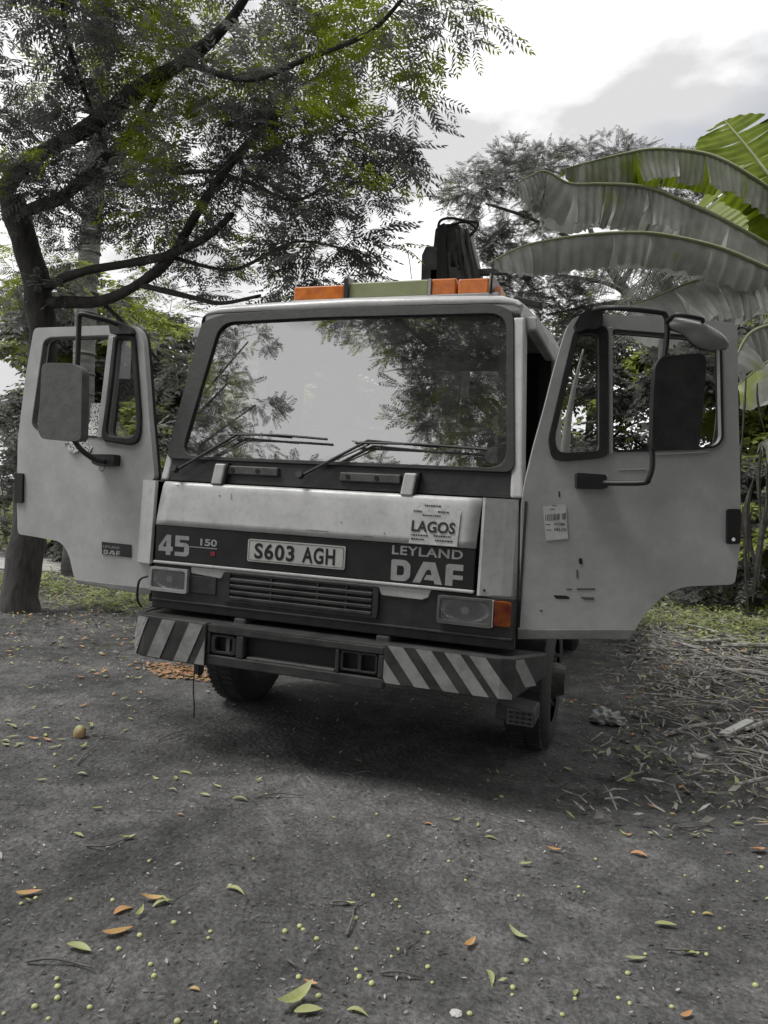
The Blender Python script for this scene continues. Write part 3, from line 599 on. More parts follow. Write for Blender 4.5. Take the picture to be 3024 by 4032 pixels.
# ---------------------------------------------------------------- doors
def door(hinge, ang, toward, outer, qo, qi, mwin, mwo, name_label, sill):
    dr = Vector((math.cos(ang), math.sin(ang), 0)); n0 = Vector((-math.sin(ang), math.cos(ang), 0))*toward      # n0 points to the camera side (outside skin)
    H = Vector((hinge[0], hinge[1], 0))
    M_ = lambda a, c, d: H+dr*a+Vector((0, 0, c))-n0*d
    b = nb(); plate(b, rnd_poly(outer, .03, 3), [qi, mwin], M_, .035); d_ = obj('door', b, DOORW, T, bevel=.008, seg=3, label=name_label)
    # inner skin (dark trim), thinner frame
    b = nb(); ins = [(a, c) for a, c in rnd_poly(outer, .03, 3)]
    plate(b, ins, [qi, mwin], lambda a, c, d: M_(a, c, .036+d), .02); obj('door_trim', b, DARKI, d_)
    b = nb(); plate(b, qo, [qi], lambda a, c, d: M_(a, c, -.014+d), .05); obj('quarter_window_rubber', b, RUBBER, d_, bevel=.008, seg=2)
    b = nb(); plate(b, qi, [], lambda a, c, d: M_(a, c, .012), 0); obj('quarter_window', b, SGLASS, d_)
    b = nb(); plate(b, mwo, [mwin], lambda a, c, d: M_(a, c, -.004+d), .03); obj('window_channel', b, BLACKP, d_)
    if sill:
        b = nb(); plate(b, sill, [], lambda a, c, d: M_(a, c, -.003+d), .03); obj('door_bottom_flange', b, GREYD, d_, bevel=.004)
    return d_, M_, dr, n0
def shrink(P, f):
    cx = sum(p[0] for p in P)/len(P); cy = sum(p[1] for p in P)/len(P)
    o = []
    for i in range(len(P)):
        a, p, c = Vector(P[i-1]), Vector(P[i]), Vector(P[(i+1) % len(P)])
        d = (c-a).normalized(); nn = Vector((-d.y, d.x)); 
        if (Vector((cx, cy))-p).dot(nn) < 0: nn = -nn
        o.append(tuple(p+nn*f))
    return o
GREYD = mat('door_flange', (.16, .16, .155), (.24, .24, .23), scale=8, rough=.7)
# right door
outer = [(-0.0347,0.7552),(-0.0395,1.0183),(-0.0517,1.3460),(-0.0457,1.4265),(-0.0134,1.6100),(0.0232,1.7787),(0.0530,1.9393),(0.0839,2.0778),(0.1076,2.1581),(0.1485,2.1884),(0.2117,2.1994),(0.2402,2.1955),(0.5074,2.1948),(0.8218,2.1799),(0.8486,1.8177),(0.8665,1.6195),(0.8848,1.3925),(0.8936,1.2075),(0.8840,1.0746),(0.8772,1.0506),(0.6700,1.0284),(0.5952,0.9932),(0.5324,0.9291),(0.4875,0.8574),(0.4596,0.7939),(0.4495,0.7859)]
qo = rnd_poly([(0.0447,1.6348),(0.1251,2.1047),(0.1442,2.1415),(0.1861,2.1539),(0.2732,2.1415),(0.3098,1.5833),(0.2782,1.5672),(0.1088,1.5438),(0.0651,1.5560)], .03, 4)
qi = rnd_poly([(0.0752,1.6508),(0.1474,2.0876),(0.1674,2.1100),(0.2368,2.1113),(0.2690,1.6028),(0.2481,1.5960),(0.1065,1.5814),(0.0839,1.6005)], .03, 4)
mw = rnd_poly([(0.2955,2.1237),(0.7355,2.1041),(0.7524,2.0763),(0.7854,1.6794),(0.7638,1.6484),(0.6883,1.6352),(0.3325,1.6061)], .02, 4)
mwo = shrink(mw, -.010)
sill = [(-0.0358,0.7478),(-0.0369,0.7916),(0.4717,0.8273),(0.4533,0.7811)]
DR, MR, drr, nr = door((.97, .05), R(15), -1, outer, qo, qi, mw, mwo, 'grey-white open door on the right of the picture with a shipping label', sill)
def loc(M_, p, off): return M_(p[0], p[1], -off)
# trim at the window base of the right door
def plq(name, M_, pts, off, th, mt, par, bevel=.003, **k):
    b = nb(); plate(b, pts, [], lambda a, c, d: M_(a, c, -off+d), th); return obj(name, b, mt, par, bevel=bevel, **k)
plq('window_divider_bar', MR, [(0.2747,2.1394),(0.2945,2.1401),(0.3294,1.5879),(0.3096,1.5869)], .008, .02, DOORW, DR)
plq('door_handle', MR, rnd_poly([(0.8237,1.3761),(0.8815,1.3795),(0.8896,1.2287),(0.8317,1.2251)], .012), .014, .02, INK, DR, .006)
b = nb(); q = (0.8546,1.2465); disc(b, MR(q[0], q[1], -.018), nr, .008, .006, 12); obj('door_lock', b, CHROME, DR)
plq('door_crease', MR, [(0.3553,1.5223),(0.4745,1.5315),(0.4748,1.5265),(0.3556,1.5165)], .0035, .003, DOORW, DR, .001)
plq('door_crease', MR, [(0.5056,1.5971),(0.7308,1.6210),(0.7311,1.6160),(0.5059,1.5914)], .0035, .003, DOORW, DR, .001)
# scratches / black tape marks low on the door
for P_ in ([(350,1842),(440,1842),(455,1862),(360,1862)], ):
    pass
plq('tape_mark', MR, [(0.1097,0.9537),(0.1655,0.9552),(0.1816,0.9483),(0.1792,0.9408),(0.1235,0.9385)], .002, .001, INK, DR, 0)
plq('tape_mark', MR, [(0.2263,0.9534),(0.2867,0.9560),(0.2875,0.9437),(0.2485,0.9411)], .002, .001, GREYP, DR, 0)
plq('tape_mark', MR, [(0.2098,0.9909),(0.2893,0.9961),(0.2898,0.9881),(0.2103,0.9829)], .002, .001, GREYP, DR, 0)
plq('tape_mark', MR, [(0.1650,0.9865),(0.1885,0.9880),(0.1889,0.9822),(0.1654,0.9807)], .002, .001, GREYP, DR, 0)
plq('tape_mark', MR, [(0.2035,1.0719),(0.2106,1.0723),(0.2129,1.0347),(0.2058,1.0342)], .002, .001, GREYP, DR, 0)
plq('keyhole', MR, rnd_poly([(0.2111,1.1232),(0.2253,1.1241),(0.2270,1.0966),(0.2125,1.1000)], .006), .003, .002, INK, DR, 0)
plq('bolt_dot', MR, [(0.0563,0.8858),(0.0663,0.8865),(0.0668,0.8778),(0.0568,0.8771)], .002, .001, GREYP, DR, 0)
plq('bolt_dot', MR, [(0.1052,1.4116),(0.1110,1.4120),(0.1138,1.3874),(0.1081,1.3871)], .002, .001, INK, DR, 0)
lb = plq('shipping_label', MR, [(0.0413,1.3419),(0.1002,1.3533),(0.1343,1.3567),(0.1418,1.3498),(0.1583,1.2071),(0.0640,1.1911)], .0035, .001, PAPER, DR, 0, label='white shipping label with a barcode')
b = nb(); p0, p1 = (0.0549,1.3070), (0.1437,1.3195); ax_ = (Vector(p1)-Vector(p0)); L0 = ax_.length; random.seed(5); t = 0
while t < .97:
    w = random.choice((.010, .016, .03)); 
    if random.random() < .8:
        a = Vector(p0)+ax_*t; a2 = Vector(p0)+ax_*min(1, t+w*.8); h = .030+random.uniform(-.003, .002)
        vs = [b.verts.new(MR(*q, -.005)) for q in (tuple(a), tuple(a2), (a2.x, a2.y-h), (a.x, a.y-h))]; b.faces.new(vs)
    t += w+.012
obj('barcode', b, INK, lb)
upv = Vector((0, 0, 1)); axr = (drr+upv*.03).normalized()
q = (0.0949,1.2614); text('label_line', '1F2580', INK, lb, MR(q[0], q[1], -.005), axr, upv, .046, .012, bold=.01)
q = (0.0964,1.2368); text('label_line', 'HELDS', INK, lb, MR(q[0], q[1], -.005), axr, upv, .052, .014, bold=.01)
b = nb()
for P_ in [(0.0576,1.2614),(0.0626,1.2376),(0.0715,1.3298),(0.0812,1.3464)]:
    a = MR(P_[0], P_[1], -.005); vs = [b.verts.new(a+drr*x+upv*z) for x, z in ((0, 0), (.022, .0006), (.022, .0035), (0, .003))]; b.faces.new(vs)
obj('label_rule', b, INK, lb)
# mirror arms: right
def tubeM(name, M_, pts, off, r_, par, mt=None, n=5):
    P = [M_(p[0], p[1], -o_) for p, o_ in zip(pts, off)]
    b = nb(); tube(b, P, r_, 8, n=n); return obj(name, b, mt or BLACKP, par, smooth=True)
arm_pts = [(0.1996,2.1962),(0.2218,2.1897),(0.2830,2.1761),(0.4374,2.1605),(0.4613,2.1460),(0.4703,2.1162),(0.4717,2.0291),(0.4611,1.9346),(0.4423,1.8666),(0.4362,1.7721),(0.4366,1.6374),(0.4431,1.5838),(0.4464,1.5300),(0.4389,1.4827),(0.4289,1.4638),(0.3546,1.4583),(0.2859,1.4576)]
ar = tubeM('mirror_arm', MR, arm_pts, [.06, .12, .18]+[.20]*10+[.19, .17, .12, .06], .0115, DR)
plq('mirror_bracket', MR, rnd_poly([(0.1701,1.4964),(0.2968,1.4946),(0.3087,1.4389),(0.2865,1.4304),(0.1743,1.4278)], .01), .05, .05, BLACKP, DR, .008)
plq('mirror_bracket', MR, rnd_poly([(0.1233,2.1335),(0.1454,2.1811),(0.1826,2.2113),(0.2390,2.2163),(0.2451,2.1382),(0.2165,2.1191),(0.1738,2.1210),(0.1430,2.1018)], .01), .045, .04, BLACKP, DR, .008)
plq('mirror', MR, rnd_poly([(0.4377,1.9661),(0.4632,1.9724),(0.5658,1.9860),(0.6058,1.9837),(0.6160,1.9538),(0.6135,1.7356),(0.6071,1.6095),(0.5894,1.6033),(0.4380,1.5908),(0.4236,1.6134),(0.4175,1.7660),(0.4171,1.9320)], .02), .26, .055, BLACKP, DR, .012, label='large black rectangular mirror housing')
b = nb()
e = [(0.4686,2.1163),(0.4891,2.1303),(0.5445,2.1212),(0.6163,2.1055),(0.6761,2.0716),(0.7090,2.0367),(0.7082,2.0183),(0.6222,2.0101),(0.5726,2.0312),(0.5280,2.0756),(0.4787,2.0902)]
def dome(P, M_, off, dep):
    b = nb(); P = rnd_poly(P, .02, 2); n = len(P); cx = sum(p[0] for p in P)/n; cy = sum(p[1] for p in P)/n; rows = []
    for k, (s, d) in enumerate(((1, 0), (1, .3), (.93, .6), (.75, .85), (.45, .97), (.15, 1))):
        rows.append([b.verts.new(M_(cx+(p[0]-cx)*s, cy+(p[1]-cy)*s, -(off+dep*d))) for p in P])
    for i in range(len(rows)-1):
        for j in range(n): b.faces.new((rows[i][j], rows[i][(j+1) % n], rows[i+1][(j+1) % n], rows[i+1][j]))
    b.faces.new(rows[-1]); b.faces.new(rows[0][::-1]); return b
obj('wide_angle_mirror', dome(e, MR, .21, .075), mat('mirror_cover_grey', (.30, .30, .30), (.38, .38, .37), scale=12, rough=.45), DR, smooth=True)
plq('mirror_rim', MR, e, .215, .02, BLACKP, DR)
tubeM('mirror_arm', MR, [(0.4664,2.1160),(0.4696,2.1246),(0.4792,2.1332),(0.5088,2.1265),(0.5737,2.1159),(0.5868,2.1111)], [.20, .22, .27, .29, .29, .27], .009, DR)
tubeM('mirror_arm', MR, [(0.4275,1.7852),(0.4491,1.7808)], [.20, .24], .016, DR, n=0)

# left door
outer = [(0.0449,1.3553),(0.0122,1.1731),(-0.0086,1.0149),(-0.0308,0.9131),(-0.0470,0.8986),(-0.0516,0.7837),(0.0051,0.7595),(0.4760,0.7718),(0.5102,0.8064),(0.5415,0.8963),(0.5801,0.9566),(0.6347,0.9906),(0.7593,0.9985),(0.8930,1.0062),(0.9698,1.0078),(0.9908,1.2017),(1.0077,1.5529),(0.9701,1.9385),(0.9182,2.2155),(0.3184,2.2035),(0.1583,2.1962),(0.1092,2.1619),(0.0879,2.1067),(0.0570,1.9223),(0.0211,1.6910),(-0.0186,1.4771),(-0.0363,1.3650)][::-1]
qo = rnd_poly([(0.3483,1.5983),(0.3051,1.9267),(0.2871,2.1385),(0.2610,2.1497),(0.1550,2.1470),(0.1379,2.1246),(0.0673,1.6907),(0.0666,1.6027),(0.0846,1.5623),(0.1358,1.5468),(0.3297,1.5657)], .03, 4)
qi = rnd_poly([(0.3074,1.6236),(0.2781,1.9262),(0.2678,2.1231),(0.1698,2.1178),(0.1401,1.9237),(0.0968,1.6665),(0.1034,1.6102),(0.1386,1.5895),(0.2938,1.5975)], .02, 4)
mw = rnd_poly([(0.8870,1.6595),(0.8254,2.1297),(0.7849,2.1479),(0.3304,2.1402),(0.3463,1.8123),(0.3754,1.5938),(0.4869,1.5962),(0.8513,1.6338)], .02, 4)
mwo = shrink(mw, -.010)
sill = [(0.4940,0.7868),(-0.0531,0.7918),(-0.0530,0.7624),(0.0048,0.7547),(0.4757,0.7676)]
DL, ML, drl, nl = door((-1.06, .05), R(175), 1, outer, qo, qi, mw, mwo, 'white open door on the left of the picture with a small black maker badge', sill)
plq('door_handle', ML, rnd_poly([(1.0072,1.3665),(0.9365,1.3664),(0.9307,1.1944),(0.9951,1.1927)], .01), .014, .02, INK, DL, .006)
bd = plq('maker_badge', ML, [(0.3076,1.0135),(0.0979,1.0131),(0.0933,0.9441),(0.3008,0.9456)], .006, .004, BLACKG, DL, .001)
axl = (Vector(ML(*(0.0933,0.9441), 0))-Vector(ML(*(0.3008,0.9456), 0))).normalized()
q = (0.2903,0.9835); text('maker_name', 'LEYLAND', SILVER, bd, ML(q[0], q[1], -.0075), axl, upv, .115, .013, bold=.01)
q = (0.2879,0.9483); polys('maker_initials', DAFL(), SILVER, bd, ML(q[0], q[1], -.0075), axl, upv, .118, .024)
plq('window_divider_bar', ML, [(0.3326,2.1403),(0.2946,2.1388),(0.3420,1.5861),(0.3804,1.5854)], .008, .02, DOORW, DL)
ap = [(0.2259,2.1929),(0.2520,2.2009),(0.3068,2.2109),(0.3391,2.2170),(0.3577,2.2085),(0.3577,2.1457),(0.3549,1.9804),(0.3575,1.7836),(0.3489,1.5786),(0.3376,1.5394),(0.3005,1.4946),(0.2855,1.4568),(0.2718,1.4528)]
tubeM('mirror_arm', ML, ap, [.05, .12, .17]+[.19]*7+[.17, .10, .05], .014, DL)
plq('mirror_bracket', ML, rnd_poly([(0.3739,1.4905),(0.2083,1.4933),(0.2064,1.4340),(0.3202,1.4261),(0.3651,1.4412)], .008), .05, .05, BLACKP, DL, .006)
plq('mirror_bracket', ML, rnd_poly([(0.3052,2.2005),(0.2654,2.2149),(0.2009,2.2038),(0.1463,2.1731),(0.1389,2.1407),(0.2876,2.1467)], .008), .04, .035, BLACKP, DL, .006)
ml_ = plq('mirror', ML, rnd_poly([(0.5490,1.5873),(0.5466,1.9379),(0.5257,1.9549),(0.3309,1.9470),(0.2791,1.9279),(0.2543,1.9004),(0.2395,1.5607),(0.2614,1.5448),(0.3245,1.5436),(0.5199,1.5519)], .02), .25, .05, GREYM if 0 else GREYP, DL, .012, label='grey rectangular mirror housing')
tubeM('mirror_clamp', ML, [(0.3658,1.7490),(0.3072,1.7489)], [.20, .20], .02, DL, n=0)
b = nb(); qq = ML(*(0.3088,1.4183), -.03); tube(b, [qq+drl*(.012*math.cos(a))*1.6+upv*(.018*math.sin(a)) for a in [2*math.pi*k/14 for k in range(15)]], .002, 4); obj('key_ring', b, INK, DL)

# spotted cloth hanging over the left door's window sill
def cloth():
    P = [(0.4997,1.7841),(0.3661,1.7812),(0.3681,1.6806),(0.3955,1.5645),(0.4351,1.4931),(0.4813,1.5128),(0.5480,1.4943),(0.6007,1.5099),(0.6330,1.5600),(0.5757,1.5653),(0.5072,1.5624),(0.4926,1.6797)]
    b = nb(); plate(b, P, [], lambda a, c, d: ML(a, c, -.005-.012*math.sin(a*60)*.5+(.05 if c > 1.64 else 0)), 0); 
    bmesh.ops.subdivide_edges(b, edges=b.edges[:], cuts=3)
    for v in b.verts:
        v.co += nl*(.012*noise.noise(v.co*14))
    return b
SPOT = bpy.data.materials.new('spotted_cloth'); SPOT.use_nodes = True; t_ = SPOT.node_tree; bs = t_.nodes['Principled BSDF']; bs.inputs['Roughness'].default_value = .9
tcn = t_.nodes.new('ShaderNodeTexCoord'); vo = t_.nodes.new('ShaderNodeTexVoronoi'); vo.inputs['Scale'].default_value = 85; rp = t_.nodes.new('ShaderNodeValToRGB'); rp.color_ramp.interpolation = 'CONSTANT'
rp.color_ramp.elements[0].color = (.02, .02, .02, 1); rp.color_ramp.elements[1].position = .40; rp.color_ramp.elements[1].color = (.6, .6, .58, 1)
t_.links.new(tcn.outputs['Object'], vo.inputs[0]); t_.links.new(vo.outputs[0], rp.inputs[0]); t_.links.new(rp.outputs[0], bs.inputs['Base Color'])
cl = obj('spotted_cloth', cloth(), SPOT, smooth=True); tag(cl, 'white cloth with black spots hanging over the window sill of the left door', 'cloth')

# ================================================================ VEGETATION
def nrm(a): return a/np.maximum(1e-9, np.linalg.norm(a, axis=-1, keepdims=True))
def frond(rg, L_=.30, pairs=7, lw=.020, ll=.070, droop=.5):
    """one pinnate leaf along +X: leaflets as folded rhombs; returns verts, faces"""
    V = []; F = []
    n = pairs*2+1
    for i in range(n):
        side = 0 if i == n-1 else (1 if i % 2 else -1); t = 1. if i == n-1 else .22+.75*(i//2)/(pairs-1)
        x = L_*t; z = -droop*L_*t*t*.6; s = ll*(.75+.45*math.sin(math.pi*min(1, t*1.0)))*(rg.uniform(.85, 1.1))
        a = R(rg.uniform(48, 66)) if side else 0; d = np.array([math.cos(a), side*math.sin(a), -droop*.5-rg.uniform(0, .35)]); d /= np.linalg.norm(d)
        up = np.array([0, 0, 1.]); w = np.cross(d, up); w /= np.linalg.norm(w); nn = np.cross(w, d); tw = rg.uniform(-.5, .5); w = w*math.cos(tw)+nn*math.sin(tw)
        p = np.array([x, 0, z]); b0 = len(V); c = d+np.array([.25, 0, -.15]); c /= np.linalg.norm(c)
        V += [p, p+d*s*.4+w*lw*.5, p+d*s*.4-w*lw*.5, p+(d*.45+c*.55)*s]; F += [(b0, b0+2, b0+3, b0+1)]
    b0 = len(V)
    for t in (0, .5, 1): V += [np.array([L_*t, -.0012, -droop*L_*t*t*.6]), np.array([L_*t, .0012, -droop*L_*t*t*.6])]
    F += [(b0, b0+1, b0+3, b0+2), (b0+2, b0+3, b0+5, b0+4)]
    return np.array(V), F
def rotm(d, roll, rg):
    d = d/np.linalg.norm(d); u = np.array([0, 0, 1.]); y = np.cross(u, d); y /= max(1e-6, np.linalg.norm(y)); z = np.cross(d, y)
    y2 = y*math.cos(roll)+z*math.sin(roll); z2 = np.cross(d, y2); return np.stack([d, y2, z2], 1)
def spray_mesh(name, seed, mt, n=55, size=.5, **k):
    rg = np.random.default_rng(seed); V = []; F = []; nv = 0
    fr = [frond(rg, **k) for _ in range(5)]
    # a few twigs from the origin outward, fronds towards their ends
    for tw in range(6):
        a = rg.uniform(0, 2*math.pi); el = rg.uniform(-.35, .55); d = np.array([math.cos(a)*math.cos(el), math.sin(a)*math.cos(el), math.sin(el)]); Lt = size*rg.uniform(.55, 1.1)
        w = np.cross(d, [0, 0, 1.]); w /= np.linalg.norm(w); r_ = .004
        q = [np.zeros(3)-w*r_, np.zeros(3)+w*r_, d*Lt+w*r_*.3-np.array([0, 0, .1*Lt]), d*Lt-w*r_*.3-np.array([0, 0, .1*Lt])]; V.append(np.array(q)); F.append((nv, nv+1, nv+2, nv+3)); nv += 4
        for j in range(n//6):
            t = rg.uniform(.3, 1)**.7; p = d*Lt*t-np.array([0, 0, .1*Lt*t*t]); fa = rg.uniform(0, 2*math.pi)
            fd = np.array([math.cos(fa), math.sin(fa), rg.uniform(-.5, .3)])*.8+d*.9; Rm = rotm(fd, rg.uniform(-.4, .4), rg)
            v, f = fr[rg.integers(5)]; v = v@Rm.T*rg.uniform(.75, 1.15)+p; V.append(v); F += [tuple(i+nv for i in q) for q in f]; nv += len(v)
    me = bpy.data.meshes.new(name); me.from_pydata(np.concatenate(V).tolist(), [], F); me.materials.append(mt); me.update(); return me
NE = [spray_mesh('neem_spray', 11+i, NEEM, n=44, size=.60) for i in range(6)]
FA = [spray_mesh('far_spray', 31+i, FARLEAF, n=60, size=.5, L_=.24, pairs=4, lw=.045, ll=.085, droop=.6) for i in range(4)]
RA_ = [spray_mesh('rain_spray', 51+i, RAINL, n=66, size=.5, L_=.26, pairs=8, lw=.014, ll=.045, droop=.25) for i in range(4)]
def place(lib, root, name, p, sc, rg, tilt=.35):
    o = bpy.data.objects.new(name, lib[rg.integers(len(lib))]); C.objects.link(o); o.parent = root
    o.location = Vector(p)-root.location; o.rotation_euler = (rg.uniform(-tilt, tilt), rg.uniform(-tilt, tilt), rg.uniform(0, 6.28)); s = sc*rg.uniform(.8, 1.2); o.scale = (s, s, s*rg.uniform(.7, 1.0)); return o
def blobs(bl, per, rg, flat=.8):
    P = []
    for (x, y, z, r_, *k) in bl:
        n = max(2, int(per*r_*r_*(k[0] if k else 1)))
        for _ in range(n):
            d = rg.normal(size=3); d /= np.linalg.norm(d); q = d*r_*rg.uniform(.25, 1)**.6; P.append((x+q[0], y+q[1], z+q[2]*flat))
    return P
def limb(root, pts, rad, mt, name='branch', seg=8, n=6, wob=.25):
    b = nb(); tube(b, pts, rad, seg, n=n, wob=wob); return obj(name, b, mt, root, smooth=True)

# --- the big neem tree at the left
rg = np.random.default_rng(5)
NT = thing('neem_tree', (-4.46, 2.58, 0), 'large dark-barked leafy tree whose canopy hangs over the truck, trunk behind the left door', 'tree')
limb(NT, [(-4.4000,2.6000,-0.1500),(-4.4600,2.5800,0.1500)]+[(-4.4551,2.6397,0.7502),(-4.4941,2.7526,1.9891),(-4.5020,2.7610,2.6587),(-4.5116,2.7132,3.1699),(-4.5994,2.6362,3.5751),(-4.6506,2.5179,3.9100),(-4.6495,2.4162,4.1460)], [.23, .19, .17, .15, .14, .14, .135, .13, .12], BARK, 'trunk', 12)
LB = [([(-4.7173,2.3932,4.1875),(-4.4344,2.2821,4.2936),(-4.1156,2.1829,4.3630),(-3.1820,1.8749,4.4150),(-2.5819,1.6628,4.5079),(-1.9992,1.4431,4.5173),(-1.5426,1.2868,4.6196),(-1.2523,1.1802,4.8368)], [.12, .10, .085, .06, .035]),
 ([(-4.6566,2.5171,3.9889),(-4.3548,2.4108,3.9853),(-3.8505,2.2698,4.0054),(-3.3287,2.1380,4.2091),(-2.7902,1.9048,4.3337),(-2.4187,1.7197,4.4932)], [.09, .075, .06, .035]),
 ([(-4.6489,2.7181,3.1691),(-4.3882,2.7061,3.3276),(-3.8393,2.5816,3.4017),(-3.1657,2.5000,3.4290),(-2.6858,2.3501,3.4233),(-2.2121,2.1994,3.5028),(-1.8612,2.0058,3.5849)], [.08, .06, .05, .03]),
 ([(-4.5550,2.7497,3.0956),(-4.3634,2.7119,3.1573),(-3.7516,2.7138,3.1362),(-3.2193,2.5841,3.2415),(-2.7464,2.4349,3.4272),(-2.3811,2.2498,3.7172),(-2.0295,2.0584,3.9206),(-1.6920,1.8607,4.0448),(-1.3289,1.6717,4.1455)], [.09, .085, .06, .055, .05, .03]),
 ([(-3.2193,2.5841,3.2415),(-2.6210,2.4732,3.0860),(-2.1351,2.3233,2.9591),(-1.6614,2.1714,2.9647)], [.045, .03, .018]),
 ([(-2.8278,1.0548,4.9903),(-2.9818,1.3148,4.7476),(-3.1492,1.6778,4.6151),(-3.2996,2.0464,4.4606),(-3.2819,2.1559,4.2944)], [.02, .025, .03]),
 ([(-4.7710,2.3774,4.3667),(-4.8692,2.0294,4.6287),(-4.7855,1.5345,4.9664),(-4.6506,1.2695,5.3058)], [.12, .09, .05]),
 ([(-2.8212,1.9973,4.1745),(-2.3517,1.8393,3.9051),(-1.9305,1.7737,3.8371),(-1.5242,1.7014,3.6749),(-1.1155,1.6294,3.4857),(-0.8473,1.6190,3.5805)], [.03, .022, .014]),
 ([(-1.9992,1.4431,4.5173),(-1.3975,1.3313,4.2385),(-0.9439,1.2788,4.2724),(-0.4461,1.2426,4.3589),(-0.2001,1.2258,4.5432)], [.035, .03, .022, .014]),
 ([(-3.7516,2.7138,3.1362),(-3.5155,2.8983,2.8867),(-3.3626,3.1595,2.6296)], [.03, .02]),
 ([(-2.7464,2.4349,3.4272),(-2.0521,2.3573,3.2573),(-1.3781,2.1717,3.3892),(-0.7704,1.9576,3.2073)], [.025, .02, .01])]
LB = [(p, [r_*.72 for r_ in rad]) for p, rad in LB]
for pts, rad in LB: limb(NT, pts, rad, BARK)
BL = [(-3.4680,1.6809,5.1430,1.1000),(-2.3154,1.8716,5.0800,1.0000),(-1.2247,1.8228,4.6692,0.9500),(-0.5851,1.6227,4.6542,0.5500),(-0.1729,1.5549,4.6410,0.3000),(-0.1047,1.4697,4.4535,0.1200),(-1.1143,1.7460,4.0938,0.6200),(-0.7650,1.6533,3.9087,0.3300),(-1.6243,1.9874,3.8666,0.7500),(-2.7661,2.1235,4.2299,0.8500),(-3.9264,2.1467,4.5710,0.9000),(-4.4144,2.3913,4.0712,0.7000),(-3.3726,2.7519,3.8168,0.7500),(-2.4220,2.7616,3.4978,0.6000),(-1.2985,2.2023,3.5546,0.5000),(-1.0133,1.8748,3.3420,0.3000),(-0.7643,1.7484,3.2458,0.1200),(-1.6979,2.6935,3.2709,0.3400),(-0.9636,1.8875,3.0629,0.1500),(-4.4386,3.2204,3.4566,0.6000),(-3.5772,3.5204,3.3575,0.5000),(-5.3196,3.1257,3.5687,0.6000),(-1.8173,1.8239,4.4662,0.9000)]
BLo = [(-2.1821,1.5042,5.6692,1.3000),(-0.4528,1.3598,5.1730,0.7000),(-5.0903,1.5332,4.9361,1.3000),(-5.9157,2.0720,3.7404,1.0000),(-3.0641,1.0969,6.1233,1.3000),(-1.2990,1.3998,6.2810,1.2000)]
pp = blobs(BL, 15, rg); print(len(pp)); rg.shuffle(pp); pp = pp[:268]+blobs(BLo, 5, rg)
print('neem sprays', len(pp))
for p in pp[:300]: place(NE, NT, 'leafy_spray', p, .9, rg)

# --- generic tree
def tree(x, y, h, r_, label, cat='tree', name='broadleaf_tree', lib=FA, sc=1.6, group=None, trunk=.14, mt=BARK, cz=.62, seed=1, low=0., per=None, lean=0., zf=.42, lim=90):
    rg = np.random.default_rng(seed); t = thing(name, (x, y, 0), label, cat, group)
    limb(t, [(x, y, -.2), (x+lean*.3, y, h*.3), (x+lean, y+.1, h*.62), (x+lean*1.2, y, h*.8)], [trunk*1.25, trunk, trunk*.7, trunk*.35], mt, 'trunk', 9)
    for k in range(5):
        a = k*1.26+rg.uniform(-.4, .4); s = h*rg.uniform(.35, .55)
        limb(t, [(x+lean*.7, y, s), (x+lean+math.cos(a)*r_*.35, y+math.sin(a)*r_*.35, s+h*.15), (x+lean+math.cos(a)*r_*.7, y+math.sin(a)*r_*.7, s+h*.22)], [trunk*.5, trunk*.2], mt, 'branch', 6, 4)
    B_ = []; nb_ = 9
    for k in range(nb_):
        a = rg.uniform(0, 6.28); q = rg.uniform(.2, .75)*r_; B_.append((x+lean+math.cos(a)*q, y+math.sin(a)*q, h*(low+(1-low)*rg.uniform(cz-.25, .95)), r_*rg.uniform(.32, .5)))
    pts = blobs(B_, per or 9/(sc*sc)*4, rg)
    rg.shuffle(pts)
    for p in pts[:lim]:
        if p[2] > .2: place(lib, t, 'foliage', p, sc, rg)
    return t
def bush(x, y, h, r_, label, lib=FA, sc=.9, n=14, seed=1, group=None, name='leafy_bush'):
    rg = np.random.default_rng(seed); t = thing(name, (x, y, 0), label, 'bush', group)
    b = nb()
    for k in range(6):
        a = rg.uniform(0, 6.28); tube(b, [(x, y, -.05), (x+math.cos(a)*r_*.4, y+math.sin(a)*r_*.4, h*.5), (x+math.cos(a)*r_*.8, y+math.sin(a)*r_*.8, h*.9)], [.015, .006], 5, n=3)
    obj('stem', b, TWIG, t)
    for _ in range(n):
        a = rg.uniform(0, 6.28); q = r_*rg.uniform(0, 1)**.6; place(lib, t, 'foliage', (x+math.cos(a)*q, y+math.sin(a)*q, h*rg.uniform(.12, .95)), sc, rg)
    return t
GB = 'trees of the wood behind the truck'
bg = [(-10.5, 11, 4.9, 2.4), (-7.2, 10.5, 4.4, 1.9), (-5.0, 13.5, 5.0, 2.2), (-2.0, 14.5, 7.6, 2.3), (-8.8, 15, 5.6, 2.6), (-13, 15, 7, 3.0), (-.2, 19, 7.2, 2.4), (3.4, 12.5, 5.0, 2.2), (6.0, 11.5, 5.4, 2.4), (8.8, 13, 6.0, 2.8), (-16, 20, 8, 3.6), (2.0, 20, 7.0, 3.0), (6.5, 19, 4.8, 2.8), (-11, 22, 6.5, 3.2), (-5.5, 22, 6, 3)]
labs = ['dense tree at the far left edge behind the leftmost branches', 'bushy tree seen through the window of the left door', 'tall leafy tree between the left door and the windscreen', 'mid-height tree just beyond the roof of the cab', 'tall tree behind the leaning dark trunk at the left', 'tall dark tree cut off by the left picture edge', 'low round-topped tree under the end of the neem branches', 'low bushy tree seen through the quarter window of the right door', 'bushy tree seen through the main window of the right door', 'dark tree behind the black mirror of the right door', 'tallest far tree at the left edge', 'low distant tree behind the crane head', 'distant low tree behind the banana leaves', 'far tree showing through gaps left of the cab', 'far tree showing above the left end of the cab roof']
